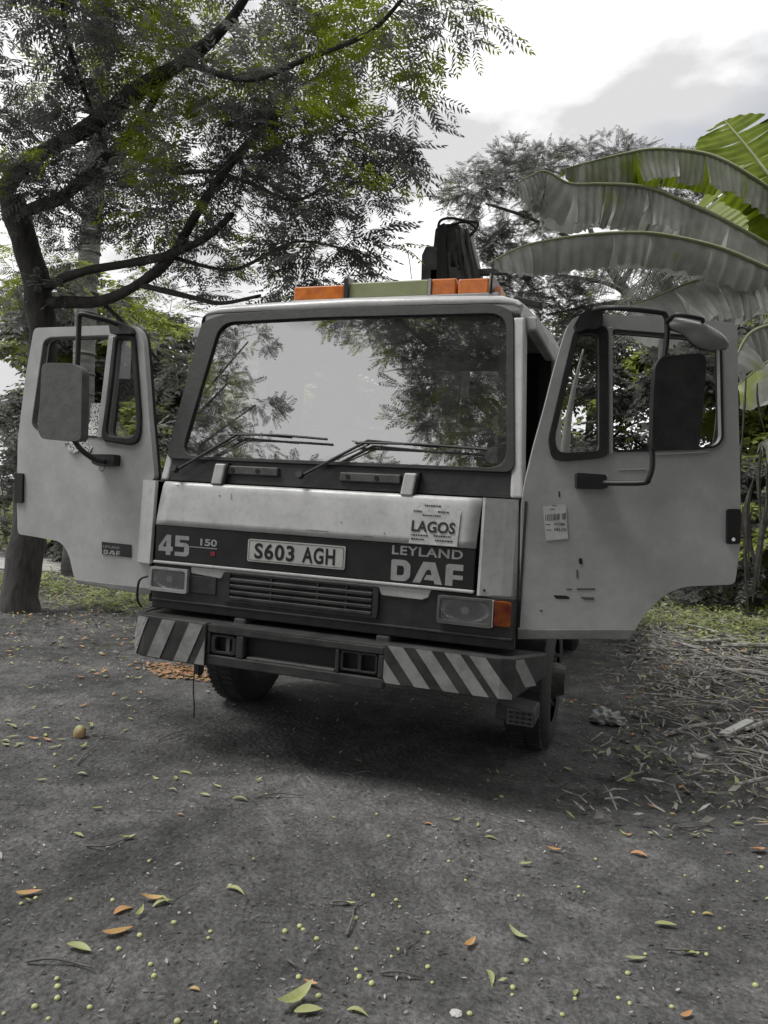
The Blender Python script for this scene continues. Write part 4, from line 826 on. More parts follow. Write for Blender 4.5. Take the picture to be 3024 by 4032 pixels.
for i, (x, y, h, r_) in enumerate(bg):
    tree(x, y, h, r_, labs[i], seed=100+i, group=GB, sc=1.9 if y < 16 else 2.6, low=.0, cz=.45, trunk=.11, zf=.5)
# understory bushes
ub = [(-6.6, 6.6, 2.2, 1.0), (-8.4, 7.2, 2.6, 1.1), (-5.6, 8.6, 2.2, 1.1), (-3.6, 8.8, 2.4, 1.2), (-10.5, 8.2, 3, 1.3), (-2.6, 10.5, 2.4, 1.2), (2.6, 8.8, 2.3, 1.0), (3.9, 7.6, 2.4, .9), (5.2, 8.6, 2.6, 1.1), (6.8, 8.6, 3.0, 1.3), (4.9, 6.2, 1.7, .6)]
ul = ['leafy bush behind the foot of the leaning trunk', 'bush at the left picture edge beside the pale ground', 'bush low behind the left door', 'bush in the gap between left door and cab', 'large bush at the far left edge', 'bush seen low beside the left cab pillar', 'bush seen low through the right quarter window', 'bush behind the window divider of the right door', 'bush behind the black mirror head', 'large bush at the right picture edge', 'small scrubby bush beside the rear edge of the right door']
for i, (x, y, h, r_) in enumerate(ub): bush(x, y, h, r_, ul[i], sc=1.15, n=24, seed=200+i, group='bushes of the undergrowth behind the truck')
# --- feathery tree above the right door
def feathery():
    rg = np.random.default_rng(77)
    base = Vector((1.0282,12.0000,-0.3180)); base.z = 0
    t = thing('feathery_tree', base, 'spreading feathery-leaved tree with forked pale branches behind the banana leaves', 'tree')
    limb(t, [(base.x+1.6, base.y, -.2), (base.x+1.3, base.y, 2.0)]+[(1.3135,12.1498,5.0904),(0.9862,12.0425,5.5272),(0.6106,11.9197,6.0523),(0.3069,11.5009,6.3823)], [.17, .14, .10, .07], PALEBARK, 'trunk', 9)
    for q in ([(0.9862,12.0425,5.5272),(0.6801,11.7265,5.7206),(0.0222,11.1790,5.7641),(-0.6674,10.5122,5.6789)], [(0.6106,11.9197,6.0523),(-0.1021,11.1471,6.4618),(-0.8719,10.3509,6.6537),(-1.4940,9.6033,6.6593)], [(0.3069,11.5009,6.3823),(0.0274,11.2028,7.0867),(-0.1518,10.9367,7.6007)], [(0.9862,12.0425,5.5272),(0.2859,11.4757,5.3081),(-0.5166,10.9780,5.0263)], [(0.7555,11.9660,5.7872),(1.1372,11.7955,6.6113),(1.1723,11.6093,7.4203)]): limb(t, q, [.06, .035, .018], PALEBARK, 'branch', 6, 4)
    bl = [(-1.0778,9.7623,7.4621,0.4200),(-1.5059,9.3911,6.8963,0.5500),(-1.7818,9.0768,6.5518,0.3500),(-0.8974,9.8182,7.0228,0.6000),(-0.4244,10.3114,7.6048,0.4500),(-0.0384,10.7716,8.0291,0.3000),(0.6335,11.4318,8.0930,0.5000),(-1.2342,9.6863,6.1839,0.6000),(-0.5375,10.3616,6.6334,0.6000),(-1.0433,10.1700,5.7591,0.5500),(-0.3202,10.6270,5.2717,0.7000),(-0.9243,10.2005,5.0913,0.5000),(0.1051,11.2081,5.7691,0.5000),(-1.4458,9.6065,5.8437,0.4000),(0.4004,11.2986,4.9935,0.5000),(1.3263,11.8798,7.6957,0.5000)]
    BX = [(0.9858,11.5497,7.7617,0.5500),(1.5584,12.0740,8.1148,0.5000),(-1.2664,10.0874,5.4925,0.4500),(-0.0701,10.9191,4.8249,0.5000),(0.7475,11.4396,6.1605,0.4500),(1.8518,12.0584,7.3698,0.5000),(-1.8848,9.2473,6.2286,0.2500),(1.2843,11.8293,5.5472,0.5000)]
    for p in blobs(bl+BX, 36, rg, .45): place(RA_, t, 'foliage', p, .85, rg, .25)
feathery()
# --- pale palm trunk behind the neem
def palm(x, y, h, label, ncr, seed, rad=.13, trunkmat=PALEBARK, fl=2.6):
    rg = np.random.default_rng(seed); t = thing('coconut_palm', (x, y, 0), label, 'palm tree')
    b = nb(); pts = [(x+.03*math.sin(k), y, h*k/14) for k in range(15)]; tube(b, pts, [rad*1.2]+[rad*(1-.3*k/14) for k in range(14)], 10)
    for k in range(40):
        z = h*k/40; disc(b, (x, y, z), (0, 0, 1), rad*(1.1-.3*k/40), .03, 10, rad*(1.02-.3*k/40))
    obj('trunk', b, trunkmat, t, smooth=True)
    for k in range(ncr):
        a = 2*math.pi*k/ncr+rg.uniform(-.2, .2); el = rg.uniform(.1, .9); V = []; F = []; n = 34; P = []
        for i in range(n+1):
            s = i/n; P.append(np.array([math.cos(a)*fl*s*math.cos(el*(1-s)), math.sin(a)*fl*s*math.cos(el*(1-s)), fl*(math.sin(el)*s-1.0*s*s)]))
        sd_ = np.array([-math.sin(a), math.cos(a), 0])
        for i in range(n):
            w = .018*(1-i/n)+.004; v0 = len(V); V += [P[i]-sd_*w, P[i]+sd_*w, P[i+1]+sd_*w, P[i+1]-sd_*w]; F.append((v0, v0+1, v0+2, v0+3))
            if i > 3:
                for s2 in (-1, 1):
                    ll = .55*math.sin(math.pi*min(1, .15+i/n*.8)); dd = sd_*s2*.8+np.array([math.cos(a), math.sin(a), 0])*.5+np.array([0, 0, -.5-rg.uniform(0, .5)]); v0 = len(V); wv = (P[i+1]-P[i])/np.linalg.norm(P[i+1]-P[i])*.016
                    V += [P[i]-wv, P[i]+wv, P[i]+dd*ll*.6+wv, P[i]+dd*ll]; F.append((v0, v0+1, v0+2, v0+3))
        me = bpy.data.meshes.new('palm_frond'); me.from_pydata([tuple(v) for v in V], [], F); me.materials.append(FARLEAF); o = bpy.data.objects.new('palm_frond', me); C.objects.link(o); o.parent = t; o.location = (0, 0, h)
    return t
q = Vector((-6.1973,5.2615,3.9277)); palm(q.x, q.y, 11.5, 'pale straight palm trunk rising behind the dark leaning tree', 12, 3, .16)
q = Vector((1.5766,8.5251,4.6123)); palm(q.x, q.y, 5.3, 'young palm with striped fronds below the banana leaves', 9, 4, .07, fl=1.2)
q = Vector((1.9072,10.7937,6.6192)); palm(q.x, q.y, 5.6, 'distant palm crown between the banana leaves', 12, 5, .10, fl=1.7)
# white-barked trunk seen through the quarter window, and slim pale trunks
for i, (px, lab, x2, w) in enumerate(((0, 'smooth whitish bare trunk seen through the quarter window of the right door', 0, .11),)):
    q = Vector((0.5334,6.0003,2.1970)); t = thing('pale_bare_trunk', (q.x, q.y, 0), lab, 'tree'); limb(t, [(q.x+.02, q.y, -.1), (q.x, q.y, 1.0), (q.x-.05, q.y, 2.0), (q.x+.0, q.y, 2.7), (q.x+.1, q.y, 3.3)], [.10, .085, .06, .03, .01], mat('whitish_bark', (.30, .30, .285), (.22, .22, .21), scale=9, rough=.9, bump=.3), 'trunk', 10)
    limb(t, [(q.x-.05, q.y, 2.0), (q.x-.4, q.y+.1, 2.6), (q.x-.6, q.y+.1, 3.1)], [.04, .015], PALEBARK, 'branch', 6)
# --- banana plant at the right
BP = thing('banana_plant', tuple((3.3508,3.9951,0.0000)), 'banana plant at the right edge with long torn leaves arching over the right door', 'banana plant')
bx = BP.location
limb(BP, [(bx.x, bx.y, -.1), (bx.x-.05, bx.y, 1.2), tuple((2.8135,3.6288,2.7452))], [.17, .14, .10], mat('banana_stem', (.16, .17, .08), (.10, .09, .06), scale=5, rough=.7, stretch=(1, 1, .3)), 'stem', 14)
def bleaf(pts, w, dn, df, mt=BANANA, seed=1, tears=14, name='banana_leaf', label=None, wt=None, corr=.017, mt2=None):
    """midrib pts base->tip; dn/df = direction of near and far blade halves; torn crosswise strips"""
    rg = np.random.default_rng(seed); P = spline(pts, 14); n = len(P); V = []; F = []; mi = []
    PH = rg.uniform(0, 6); FQ = rg.uniform(.9, 1.25)
    for h_, D0 in ((0, dn), (1, df)):
        D0 = Vector(D0).normalized(); i = 0
        while i < n-1:
            k = int(rg.integers(3, max(5, (n//tears)*3+1))); j = min(n-1, i+k); ang = rg.uniform(-.28, .28); ext = rg.uniform(.93, 1.03); rows = []
            for s in range(i, j+1):
                t = s/(n-1); T_ = (P[min(s+1, n-1)]-P[max(s-1, 0)]).normalized(); D1 = (D0-T_*D0.dot(T_)).normalized(); up = T_.cross(D1).normalized()
                ww = w*(min(1, t*7+.25)*(1-max(0, (t-.72)/.28)**2.0)*.97+.03)*ext*rg.uniform(.955, 1.03)
                if wt: ww *= wt(t)
                c = corr*(math.sin(s*FQ*1.7+PH)+.5*math.sin(s*FQ*.37+PH*2)+rg.uniform(-.25, .25)); inset = 0.0 if s not in (i, j) else .09*rg.random(); T2 = T_*(.10*ww/w*w)
                row = []
                for q in (0, .3, .65, 1.0):
                    a = ang*q; d = (D1*math.cos(a)+up*math.sin(a)); gap = (T_*(inset*q*.5*(1 if s == i else -1)) if s in (i, j) else Vector())
                    row.append(len(V)); V.append(tuple(P[s]+d*ww*q*(1-.0)+up*(c*min(1, q*2))+T_*(q*q*ww*.22)+gap+Vector((0, 0, -.10*q*q*ww))))
                rows.append(row)
            for a_, b_ in zip(rows[:-1], rows[1:]):
                for q in range(3): F.append((a_[q], b_[q], b_[q+1], a_[q+1])); mi.append(h_ if mt2 else 0)
            i = j
    lf = quads(name, V, F, [mt]+([mt2] if mt2 else []), None, BP); lf.data.polygons.foreach_set('use_smooth', [True]*len(F)); lf.data.polygons.foreach_set('material_index', mi)
    if label: lf['label'] = label
    b = nb(); tube(b, [p for p in P], [.022, .016, .010, .004], 6); obj('midrib', b, RIB, lf, smooth=True)
    return lf
tocam = (-.2, -.55, -.8); away = (.25, .8, -.55)
bleaf([(2.4297,3.4068,3.8475),(2.1937,3.1133,3.9097),(1.9213,2.8069,3.9655),(1.7334,2.5287,3.9404),(1.5385,2.3541,3.9155),(1.3281,2.1735,3.8610),(1.1404,2.0002,3.7642),(0.9447,1.8772,3.6749),(0.7880,1.7680,3.5939)], .23, (-.05, -.25, -1), (.15, .6, -.95), BANANA, 1, 12, mt2=BANGRN, label='topmost arching banana leaf, grey-green underside over a lower half painted lit green')  # far half's brighter green paints in the light falling on it
bleaf([(2.5100,3.3205,3.3376),(2.2058,3.0036,3.4307),(1.8310,2.6621,3.5342),(1.5597,2.3555,3.5563),(1.3692,2.1832,3.5801),(1.2247,2.0263,3.5590),(1.0245,1.9028,3.5333),(0.8404,1.7849,3.5034),(0.6906,1.6802,3.5522),(0.5968,1.5933,3.4864),(0.4969,1.5572,3.4192)], .27, (-.05, -.25, -1), (.2, .8, -.8), BANANA, 2, 22, label='second banana leaf from the top, finely torn')
bleaf([(2.4417,2.8685,3.0894),(2.1739,2.6698,3.1498),(1.8207,2.3351,3.2044),(1.4480,2.0458,3.2157),(1.1794,1.8451,3.1763),(0.8786,1.6324,3.0931),(0.6150,1.4323,2.9800),(0.4315,1.3128,2.8451)], .215, (-.02, -.2, -1), (.2, .8, -.7), BANANA, 3, 11, label='third banana leaf arching just above the right door')
bleaf([(2.4613,2.9817,3.1080),(2.1905,2.7815,3.1430),(1.9108,2.5767,3.0934),(1.6556,2.3797,2.9922),(1.4487,2.1990,2.8570),(1.2371,2.0170,2.7378)], .36, (.45, -.35, -.8), (.2, .8, -.8), BANANA, 4, 16, label='lowest banana leaf drooping behind the round mirror')
bleaf([(2.0981,4.0302,3.7154),(1.7604,3.7015,3.8033),(1.3673,3.3534,3.8925),(1.0043,3.0141,3.8795),(0.6040,2.6594,3.7251),(0.5396,2.5292,3.6209)], .22, (-.1, -.3, -1), (.2, .8, -.8), BANANA, 5, 10, label='shaded banana leaf hanging between the second and third')
bleaf([(2.6394,3.3686,3.5081),(2.3940,3.1814,3.7911),(2.2181,3.1230,3.9838),(2.0817,3.1851,4.2135),(1.9560,3.2505,4.4204),(1.8648,3.3272,4.5814)], .33, (-1, -.3, -.45), (1, .1, .3), BANGRN, 6, 9, label='upright bright yellow-green banana leaf at the top right', corr=.008)
bleaf([(2.6689,3.1646,3.3659),(2.4926,3.3193,3.6322),(2.3317,3.4791,3.8832),(2.1743,3.6397,4.1151),(2.0384,3.8073,4.3095),(1.9270,3.9828,4.4621)], .50, (.7, -.1, .7), (-.5, .1, -1), BANGRN, 7, 6, label='broad green banana leaf at the right edge lit from behind', corr=.008)
bleaf([(2.7127,3.1704,2.7913),(2.3090,2.6042,2.7334),(2.0419,2.2966,2.6024),(1.9280,2.1461,2.3239)], .22, (-.1, -.4, -.9), (.2, .8, -.8), BANANA, 8, 8)
for k, (p0, p1, p2) in enumerate(([(2.9423,3.8842,2.6412),(2.5615,4.1784,2.8632),(2.0760,4.4259,2.4820)], [(2.9715,3.9994,2.5833),(2.6669,3.5686,2.2074),(2.3183,3.6546,1.9789)], [(2.8934,3.6544,2.5989),(3.3219,3.8143,3.1915),(4.0568,4.0655,2.8203)], [(2.8934,3.6544,2.5989),(3.2233,4.2156,3.9066),(3.2307,4.4452,4.8154)])):
    bleaf([p0, p1, p2], .34, (-.1, -.4, -.9), (.2, .8, -.8), BANANA, 20+k, 10)
# dead hanging banana leaves beside the right door
rg = np.random.default_rng(9); b = nb()
for k in range(70):
    x0 = Vector((2.3047,3.7533,1.8290))+Vector((rg.uniform(-.35, .9), rg.uniform(-.5, .8), rg.uniform(-.6, .9))); z1_ = x0.z-rg.uniform(.4, 1.1)
    tube(b, [x0, x0+Vector((rg.uniform(-.05, .05), rg.uniform(-.05, .05), -.4*(x0.z-z1_))), (x0.x+rg.uniform(-.12, .12), x0.y, max(.02, z1_))], [.005, rg.uniform(.006, .03), .003], 4, n=3)
o = obj('dead_leaf_fringe', b, mat('dead_leaf', (.13, .125, .11), (.06, .055, .05), scale=14, rough=.95), BP); o['kind'] = 'stuff'

# --- trees on the near side of the truck, behind the photographer, mirrored in the windscreen
def over(name, x, y, h, label, seed, bl, lib, sc, per, trunk=.2):
    bl = list(bl)
    rg = np.random.default_rng(seed); t = thing(name, (x, y, 0), label, 'tree')
    limb(t, [(x, y, -.2), (x+.1, y, h*.4), (x-.1, y, h*.8), (x, y, h)], [trunk*1.2, trunk, trunk*.6, trunk*.3], BARK, 'trunk', 10)
    for q in bl[:9]: limb(t, [(x, y, h*.45), ((x+q[0])/2, (y+q[1])/2, (h*.55+q[2])/2+.3), q[:3]], [trunk*.4, trunk*.12], BARK, 'branch', 6, 4)
    for p in blobs(bl, per, rg)[:280]: place(lib, t, 'leafy_spray', p, sc, rg)
    return t
#MIRROR#
over('roadside_tree', 1.5, -9.0, 9, 'dark tree opposite the truck, mirrored in the right half of the windscreen', 41,
     [(-3.3, -7, 9.5, .8), (-2.3, -7, 8.7, 1.0), (-1.0, -7, 9.0, 1.3), (-.1, -7, 7.4, 1.2), (.4, -7, 9.6, 1.4), (-1.5, -7, 7.5, .75), (-1.0, -6.9, 6.5, .6), (-2.5, -6.6, 9.8, .9), (1.6, -7.5, 6.4, 1.4), (2.8, -7.2, 8.2, 1.6), (-.2, -6.8, 6.0, .5), (-2.0, -7, 7.1, .55), (-1.2, -7, 6.3, .5), (-1.5, -6.8, 8.1, .9), (-2.6, -7, 8.0, .55), (-.7, -6.8, 7.1, .7), (-3.2, -6.8, 8.9, .5)], NE, 1.1, 21)
over('roadside_tree', -9.0, -8.0, 7.5, 'slender tree opposite the truck, mirrored at the left end of the windscreen', 42,
     [(-7.3, -7, 7.6, .7), (-6.8, -7.2, 6.4, .6), (-7.8, -7, 8.8, .8), (-6.3, -7, 8.9, .4), (-8.3, -7, 6.2, .9), (-6.0, -7, 6.4, .5), (-7.2, -7, 5.3, .7), (-5.6, -7, 7.3, .35), (-6.4, -7, 7.8, .5), (-5.5, -7, 6.0, .4)], NE, .9, 26, .12)
over('roadside_tree', -3.8, -8.2, 5.0, 'unseen bushy tree added opposite the truck to darken the low windscreen reflection', 43,
     [(-4.6, -7, 5.3, .55), (-3.8, -7, 5.5, .5), (-3.0, -7, 5.6, .55), (-2.3, -7, 5.3, .5), (-3.6, -7.6, 4.4, 1.0)], NE, .9, 26, .12)  # unseen tree added; its reflection darkens the low windscreen like the dashboard
for i, (x, y, h, r_, lab) in enumerate(((5.6, -3.2, 8, 3.0, 'unseen broad dark tree right of the photographer, thickened to shade the doors'), (6.8, .8, 6, 2.2, 'unseen tree beyond the right edge of the picture, thickened to shade the doors'), (4.2, -8, 8, 3.2, 'unseen tall tree behind the photographer to the right, thickened to shade the doors'), (2.6, -5.6, 7.5, 2.6, 'unseen dense tree added just behind the photographer to shade the doors'), (-1.8, -14, 6.0, 3.0, 'tree far behind the photographer'), (-8, -15, 5, 2.8, 'low tree far behind the photographer to the left'))):
    tree(x, y, h, r_, lab, seed=300+i, group='trees behind the photographer', sc=2.0, low=.12 if i < 4 else 0, cz=.5, lim=190 if i < 4 else 70, per=16 if i < 4 else None)  # first four: unseen trees added dense to cut sky light on the doors
# ================================================================ LITTER
rg = np.random.default_rng(21)
def scatter(name, N_, region, size, mats, weights, kind_label, curl=.3, up=.15, seed=1, aspect=(.2, .5), zoff=.004, dens=None):
    rg = np.random.default_rng(seed); V = []; F = []; MI = []
    k = 0
    while k < N_:
        x = rg.uniform(region[0], region[1]); y = rg.uniform(region[2], region[3])
        if dens and rg.random() > dens(x, y): 
            k += .2; continue
        k += 1; s = rg.uniform(*size); a = rg.uniform(0, 6.28); w = s*rg.uniform(*aspect); z = gz(x, y)+zoff+rg.uniform(0, up)*s; d = np.array([math.cos(a), math.sin(a), rg.uniform(-curl, curl)]); e = np.array([-math.sin(a), math.cos(a), rg.uniform(-curl, curl)*1.5])
        p = np.array([x, y, z+abs(d[2])*s*.5]); v0 = len(V); V += [p-d*s*.5, p-e*w*.5, p+d*s*.5, p+e*w*.5+np.array([0, 0, rg.uniform(0, .3)*w])]; F.append((v0, v0+1, v0+2, v0+3)); MI.append(int(rg.choice(len(mats), p=weights)))
    o = quads(name, [tuple(v) for v in V], F, mats); o.data.polygons.foreach_set('material_index', MI); o['kind'] = 'stuff'; o['label'] = kind_label; return o
LITG = mat('litter_grey', (.13, .125, .115), (.20, .19, .175), scale=20, rough=.95); LITD = mat('litter_dark', (.05, .048, .045), (.08, .075, .07), scale=20, rough=.95)
LITP = mat('litter_pale', (.46, .44, .40), (.33, .315, .29), scale=20, rough=.95)
def nz(x, y, s, o=0): return noise.noise(Vector((x*s, y*s, 9+o)))
scatter('fine_litter', 26000, (-7, 5, -3, 8), (.006, .028), [LITG, LITD, LITP], [.42, .46, .12], 'fine grey crumbs and leaf bits over the bare dirt', seed=1, dens=lambda x, y: .25+.75*max(0, nz(x, y, 1.6)+.3))
scatter('near_litter', 24000, (-3.2, 3.4, -2.2, 2.2), (.004, .018), [LITG, LITD, LITP], [.36, .50, .14], 'crumbs, chips and grit on the dirt in front of the truck', seed=9, dens=lambda x, y: .3+.7*max(0, nz(x, y, 2.2)+.35))
scatter('scattered_leaf_bits', 4200, (-7, 5.5, -1.6, 5), (.015, .04), [YELLOWL, ORANGEL, LITP], [.5, .2, .3], 'small yellow and orange leaf bits over the dirt and litter', seed=19, curl=.4, up=.2, aspect=(.2, .45), dens=lambda x, y: min(1, max(.06, (y+.2)*.35+(x-1)*.3*(x > 1)+.25*nz(x, y, 1.5))))
scatter('pebbles', 2600, (-6, 4, -2.6, 4), (.004, .014), [LITG, LITP], [.8, .2], 'small pebbles scattered over the dirt', aspect=(.6, 1), up=.5, seed=2)
scatter('dry_leaf_heap', 26000, (1.2, 6.5, 0.0, 8), (.012, .075), [LITG, LITD, LITP, YELLOWL], [.27, .30, .30, .13], 'dry grey leaves and chips heaped at the right of the truck', curl=.6, up=.5, seed=3, aspect=(.12, .4), dens=lambda x, y: (1 if x > 1.35+max(0,1-y)*1.0 else .25)*(.35+.65*max(0, nz(x, y, 1.1)+.45)))
scatter('leaf_litter', 14000, (-7, -.9, .9, 8.5), (.015, .065), [LITG, LITD, LITP, YELLOWL, ORANGEL], [.24, .22, .14, .27, .13], 'mixed dry and yellow leaf litter left of the truck', curl=.5, up=.3, seed=4, aspect=(.2, .5), dens=lambda x, y: max(0, min(1, (y-.8)/1.6))*(.3+.7*max(0, nz(x, y, .8)+.4)))
scatter('far_litter', 5000, (-16, 9, 7, 16), (.05, .16), [LITG, LITD, LITP, WEED], [.3, .15, .3, .25], 'leaf litter on the open ground far behind', curl=.5, up=.3, seed=5)
# ground cover of small weeds
def weeds(name, N_, region, label, seed, h=(.05, .16), dens=None, mt=WEED, lw=.03):
    rg = np.random.default_rng(seed); V = []; F = []
    for _ in range(N_):
        x = rg.uniform(region[0], region[1]); y = rg.uniform(region[2], region[3])
        if dens and rg.random() > dens(x, y): continue
        z = gz(x, y); hh = rg.uniform(*h)
        for k in range(5):
            a = rg.uniform(0, 6.28); d = np.array([math.cos(a), math.sin(a), rg.uniform(-.3, .5)]); e = np.array([-math.sin(a), math.cos(a), 0])*lw*rg.uniform(.5, 1.2)*.5; p = np.array([x, y, z+hh*rg.uniform(.2, 1)]); L_ = hh*.55; v0 = len(V)
            V += [p, p+d*L_*.5+e, p+d*L_, p+d*L_*.5-e]; F.append((v0, v0+1, v0+2, v0+3))
    o = quads(name, [tuple(v) for v in V], F, [mt]); o['kind'] = 'stuff'; o['label'] = label; return o
weeds('ground_cover', 4600, (-6.5, -1.2, 3.0, 7.0), 'low green weeds under and behind the left door', 1, dens=lambda x, y: max(0, min(1, .35+nz(x, y, .9)*2.0)))
weeds('ground_cover', 6500, (1.2, 6.5, 4.6, 9.5), 'low yellow-green weeds behind the right door', 2, dens=lambda x, y: max(0, min(1, .6+nz(x, y, .7)*1.5)))
weeds('tall_grass', 5200, (-13.5, -6, 9.2, 11.5), 'bright grass at the far side of the sunlit path', 4, h=(.3, .9), lw=.06, dens=lambda x, y: .5+nz(x, y, .6))
weeds('ground_cover', 3500, (-14, -4, 7.0, 12), 'bright weeds at the edge of the clearing', 3, h=(.1, .35), lw=.05, dens=lambda x, y: max(0, min(1, .2+nz(x, y, .5)*2+(y-8)*.12)))
# individually lying leaves
def leaf_mesh(seed, L_=.075, w=.02, curl=.3):
    rg = np.random.default_rng(seed); V = []; F = []; n = 6; k1 = rg.uniform(-.5, .5)
    for i in range(n+1):
        t = i/n; ww = w*math.sin(math.pi*min(1, t*.95+.04))**.8; x = L_*t; y = L_*k1*t*t; z = .004+curl*L_*(t-.5)**2+.002
        V += [(x, y-ww, z+.35*ww), (x, y, z), (x, y+ww, z+.35*ww)]
    for i in range(n):
        a = i*3; F += [(a, a+3, a+4, a+1), (a+1, a+4, a+5, a+2)]
    return V, F
def lmesh(seed, mt, **k):
    V, F = leaf_mesh(seed, **k); me = bpy.data.meshes.new('fallen_leaf'); me.from_pydata(V, [], F); me.materials.append(mt); return me
YM = [lmesh(i, YELLOWL, L_=.058, w=.0085+.0015*(i % 3), curl=(.25, .9, .1, -.4)[i]) for i in range(4)]; OM = [lmesh(i+10, ORANGEL, L_=.062, w=.013, curl=(.3, .8, -.3)[i]) for i in range(3)]
def lay(me, name, x, y, rz, sc, label, cat, group, tilt=.12, dz=0):
    o = bpy.data.objects.new(name, me); C.objects.link(o); o.location = (x, y, gz(x, y)+.004+dz); o.rotation_euler = (rg.uniform(-tilt, tilt), rg.uniform(-tilt, tilt), rz); o.scale = (sc, sc, sc); tag(o, label, cat, group); return o
FRUIT = [(1.165,0.361),(0.895,0.123),(1.731,0.504),(1.610,0.160),(1.618,0.073),(1.723,0.362),(0.825,-0.575),(0.913,-0.680),(0.731,-0.912),(0.754,-0.945),(1.103,-0.694),(1.291,-0.536),(1.312,-0.561),(1.654,-0.279),(1.889,-0.133),(1.941,-0.063),(1.833,-0.254),(1.743,-0.611),(1.668,-0.547),(1.513,-0.861),(1.464,-0.983),(0.924,-1.205),(0.955,-1.269),(1.165,-1.190),(1.169,-1.223),(1.442,-1.113),(1.472,-1.125),(1.580,-1.087),(1.305,-1.249),(1.080,-1.356),(1.811,-0.889),(1.182,-1.049),(0.878,-1.037),(0.811,-1.195),(0.818,-1.152),(1.690,-0.780),(1.665,-0.786),(1.335,-0.293),(1.785,0.683),(1.881,0.499),(0.559,-0.489),(1.330,-1.167),(-0.368,-1.344),(-0.320,-1.390),(-0.333,-1.435),(-0.215,-1.353),(-0.097,-1.299),(0.150,-1.321),(0.098,-1.417),(0.084,-1.491),(-0.021,-1.524),(0.274,-1.313),(0.287,-1.344),(0.209,-1.513),(0.246,-1.547),(0.025,-1.666),(0.050,-1.690),(0.080,-1.722),(0.051,-1.768),(0.002,-1.818),(0.111,-1.785),(0.175,-1.713),(0.506,-1.178),(0.524,-1.191),(0.477,-1.221),(0.582,-1.220),(0.645,-1.058),(0.650,-0.912),(0.707,-1.210),(0.608,-1.395),(0.740,-1.297),(0.760,-1.323),(0.802,-1.338),(0.689,-1.440),(0.630,-1.474),(0.408,-1.671),(0.495,-1.633),(-1.007,0.266),(-0.148,-1.047),(-1.208,-0.370),(-1.094,-0.493),(0.192,-1.064),(0.445,-0.313),(-0.561,0.129),(-0.622,-0.031),(-0.069,-0.328)]
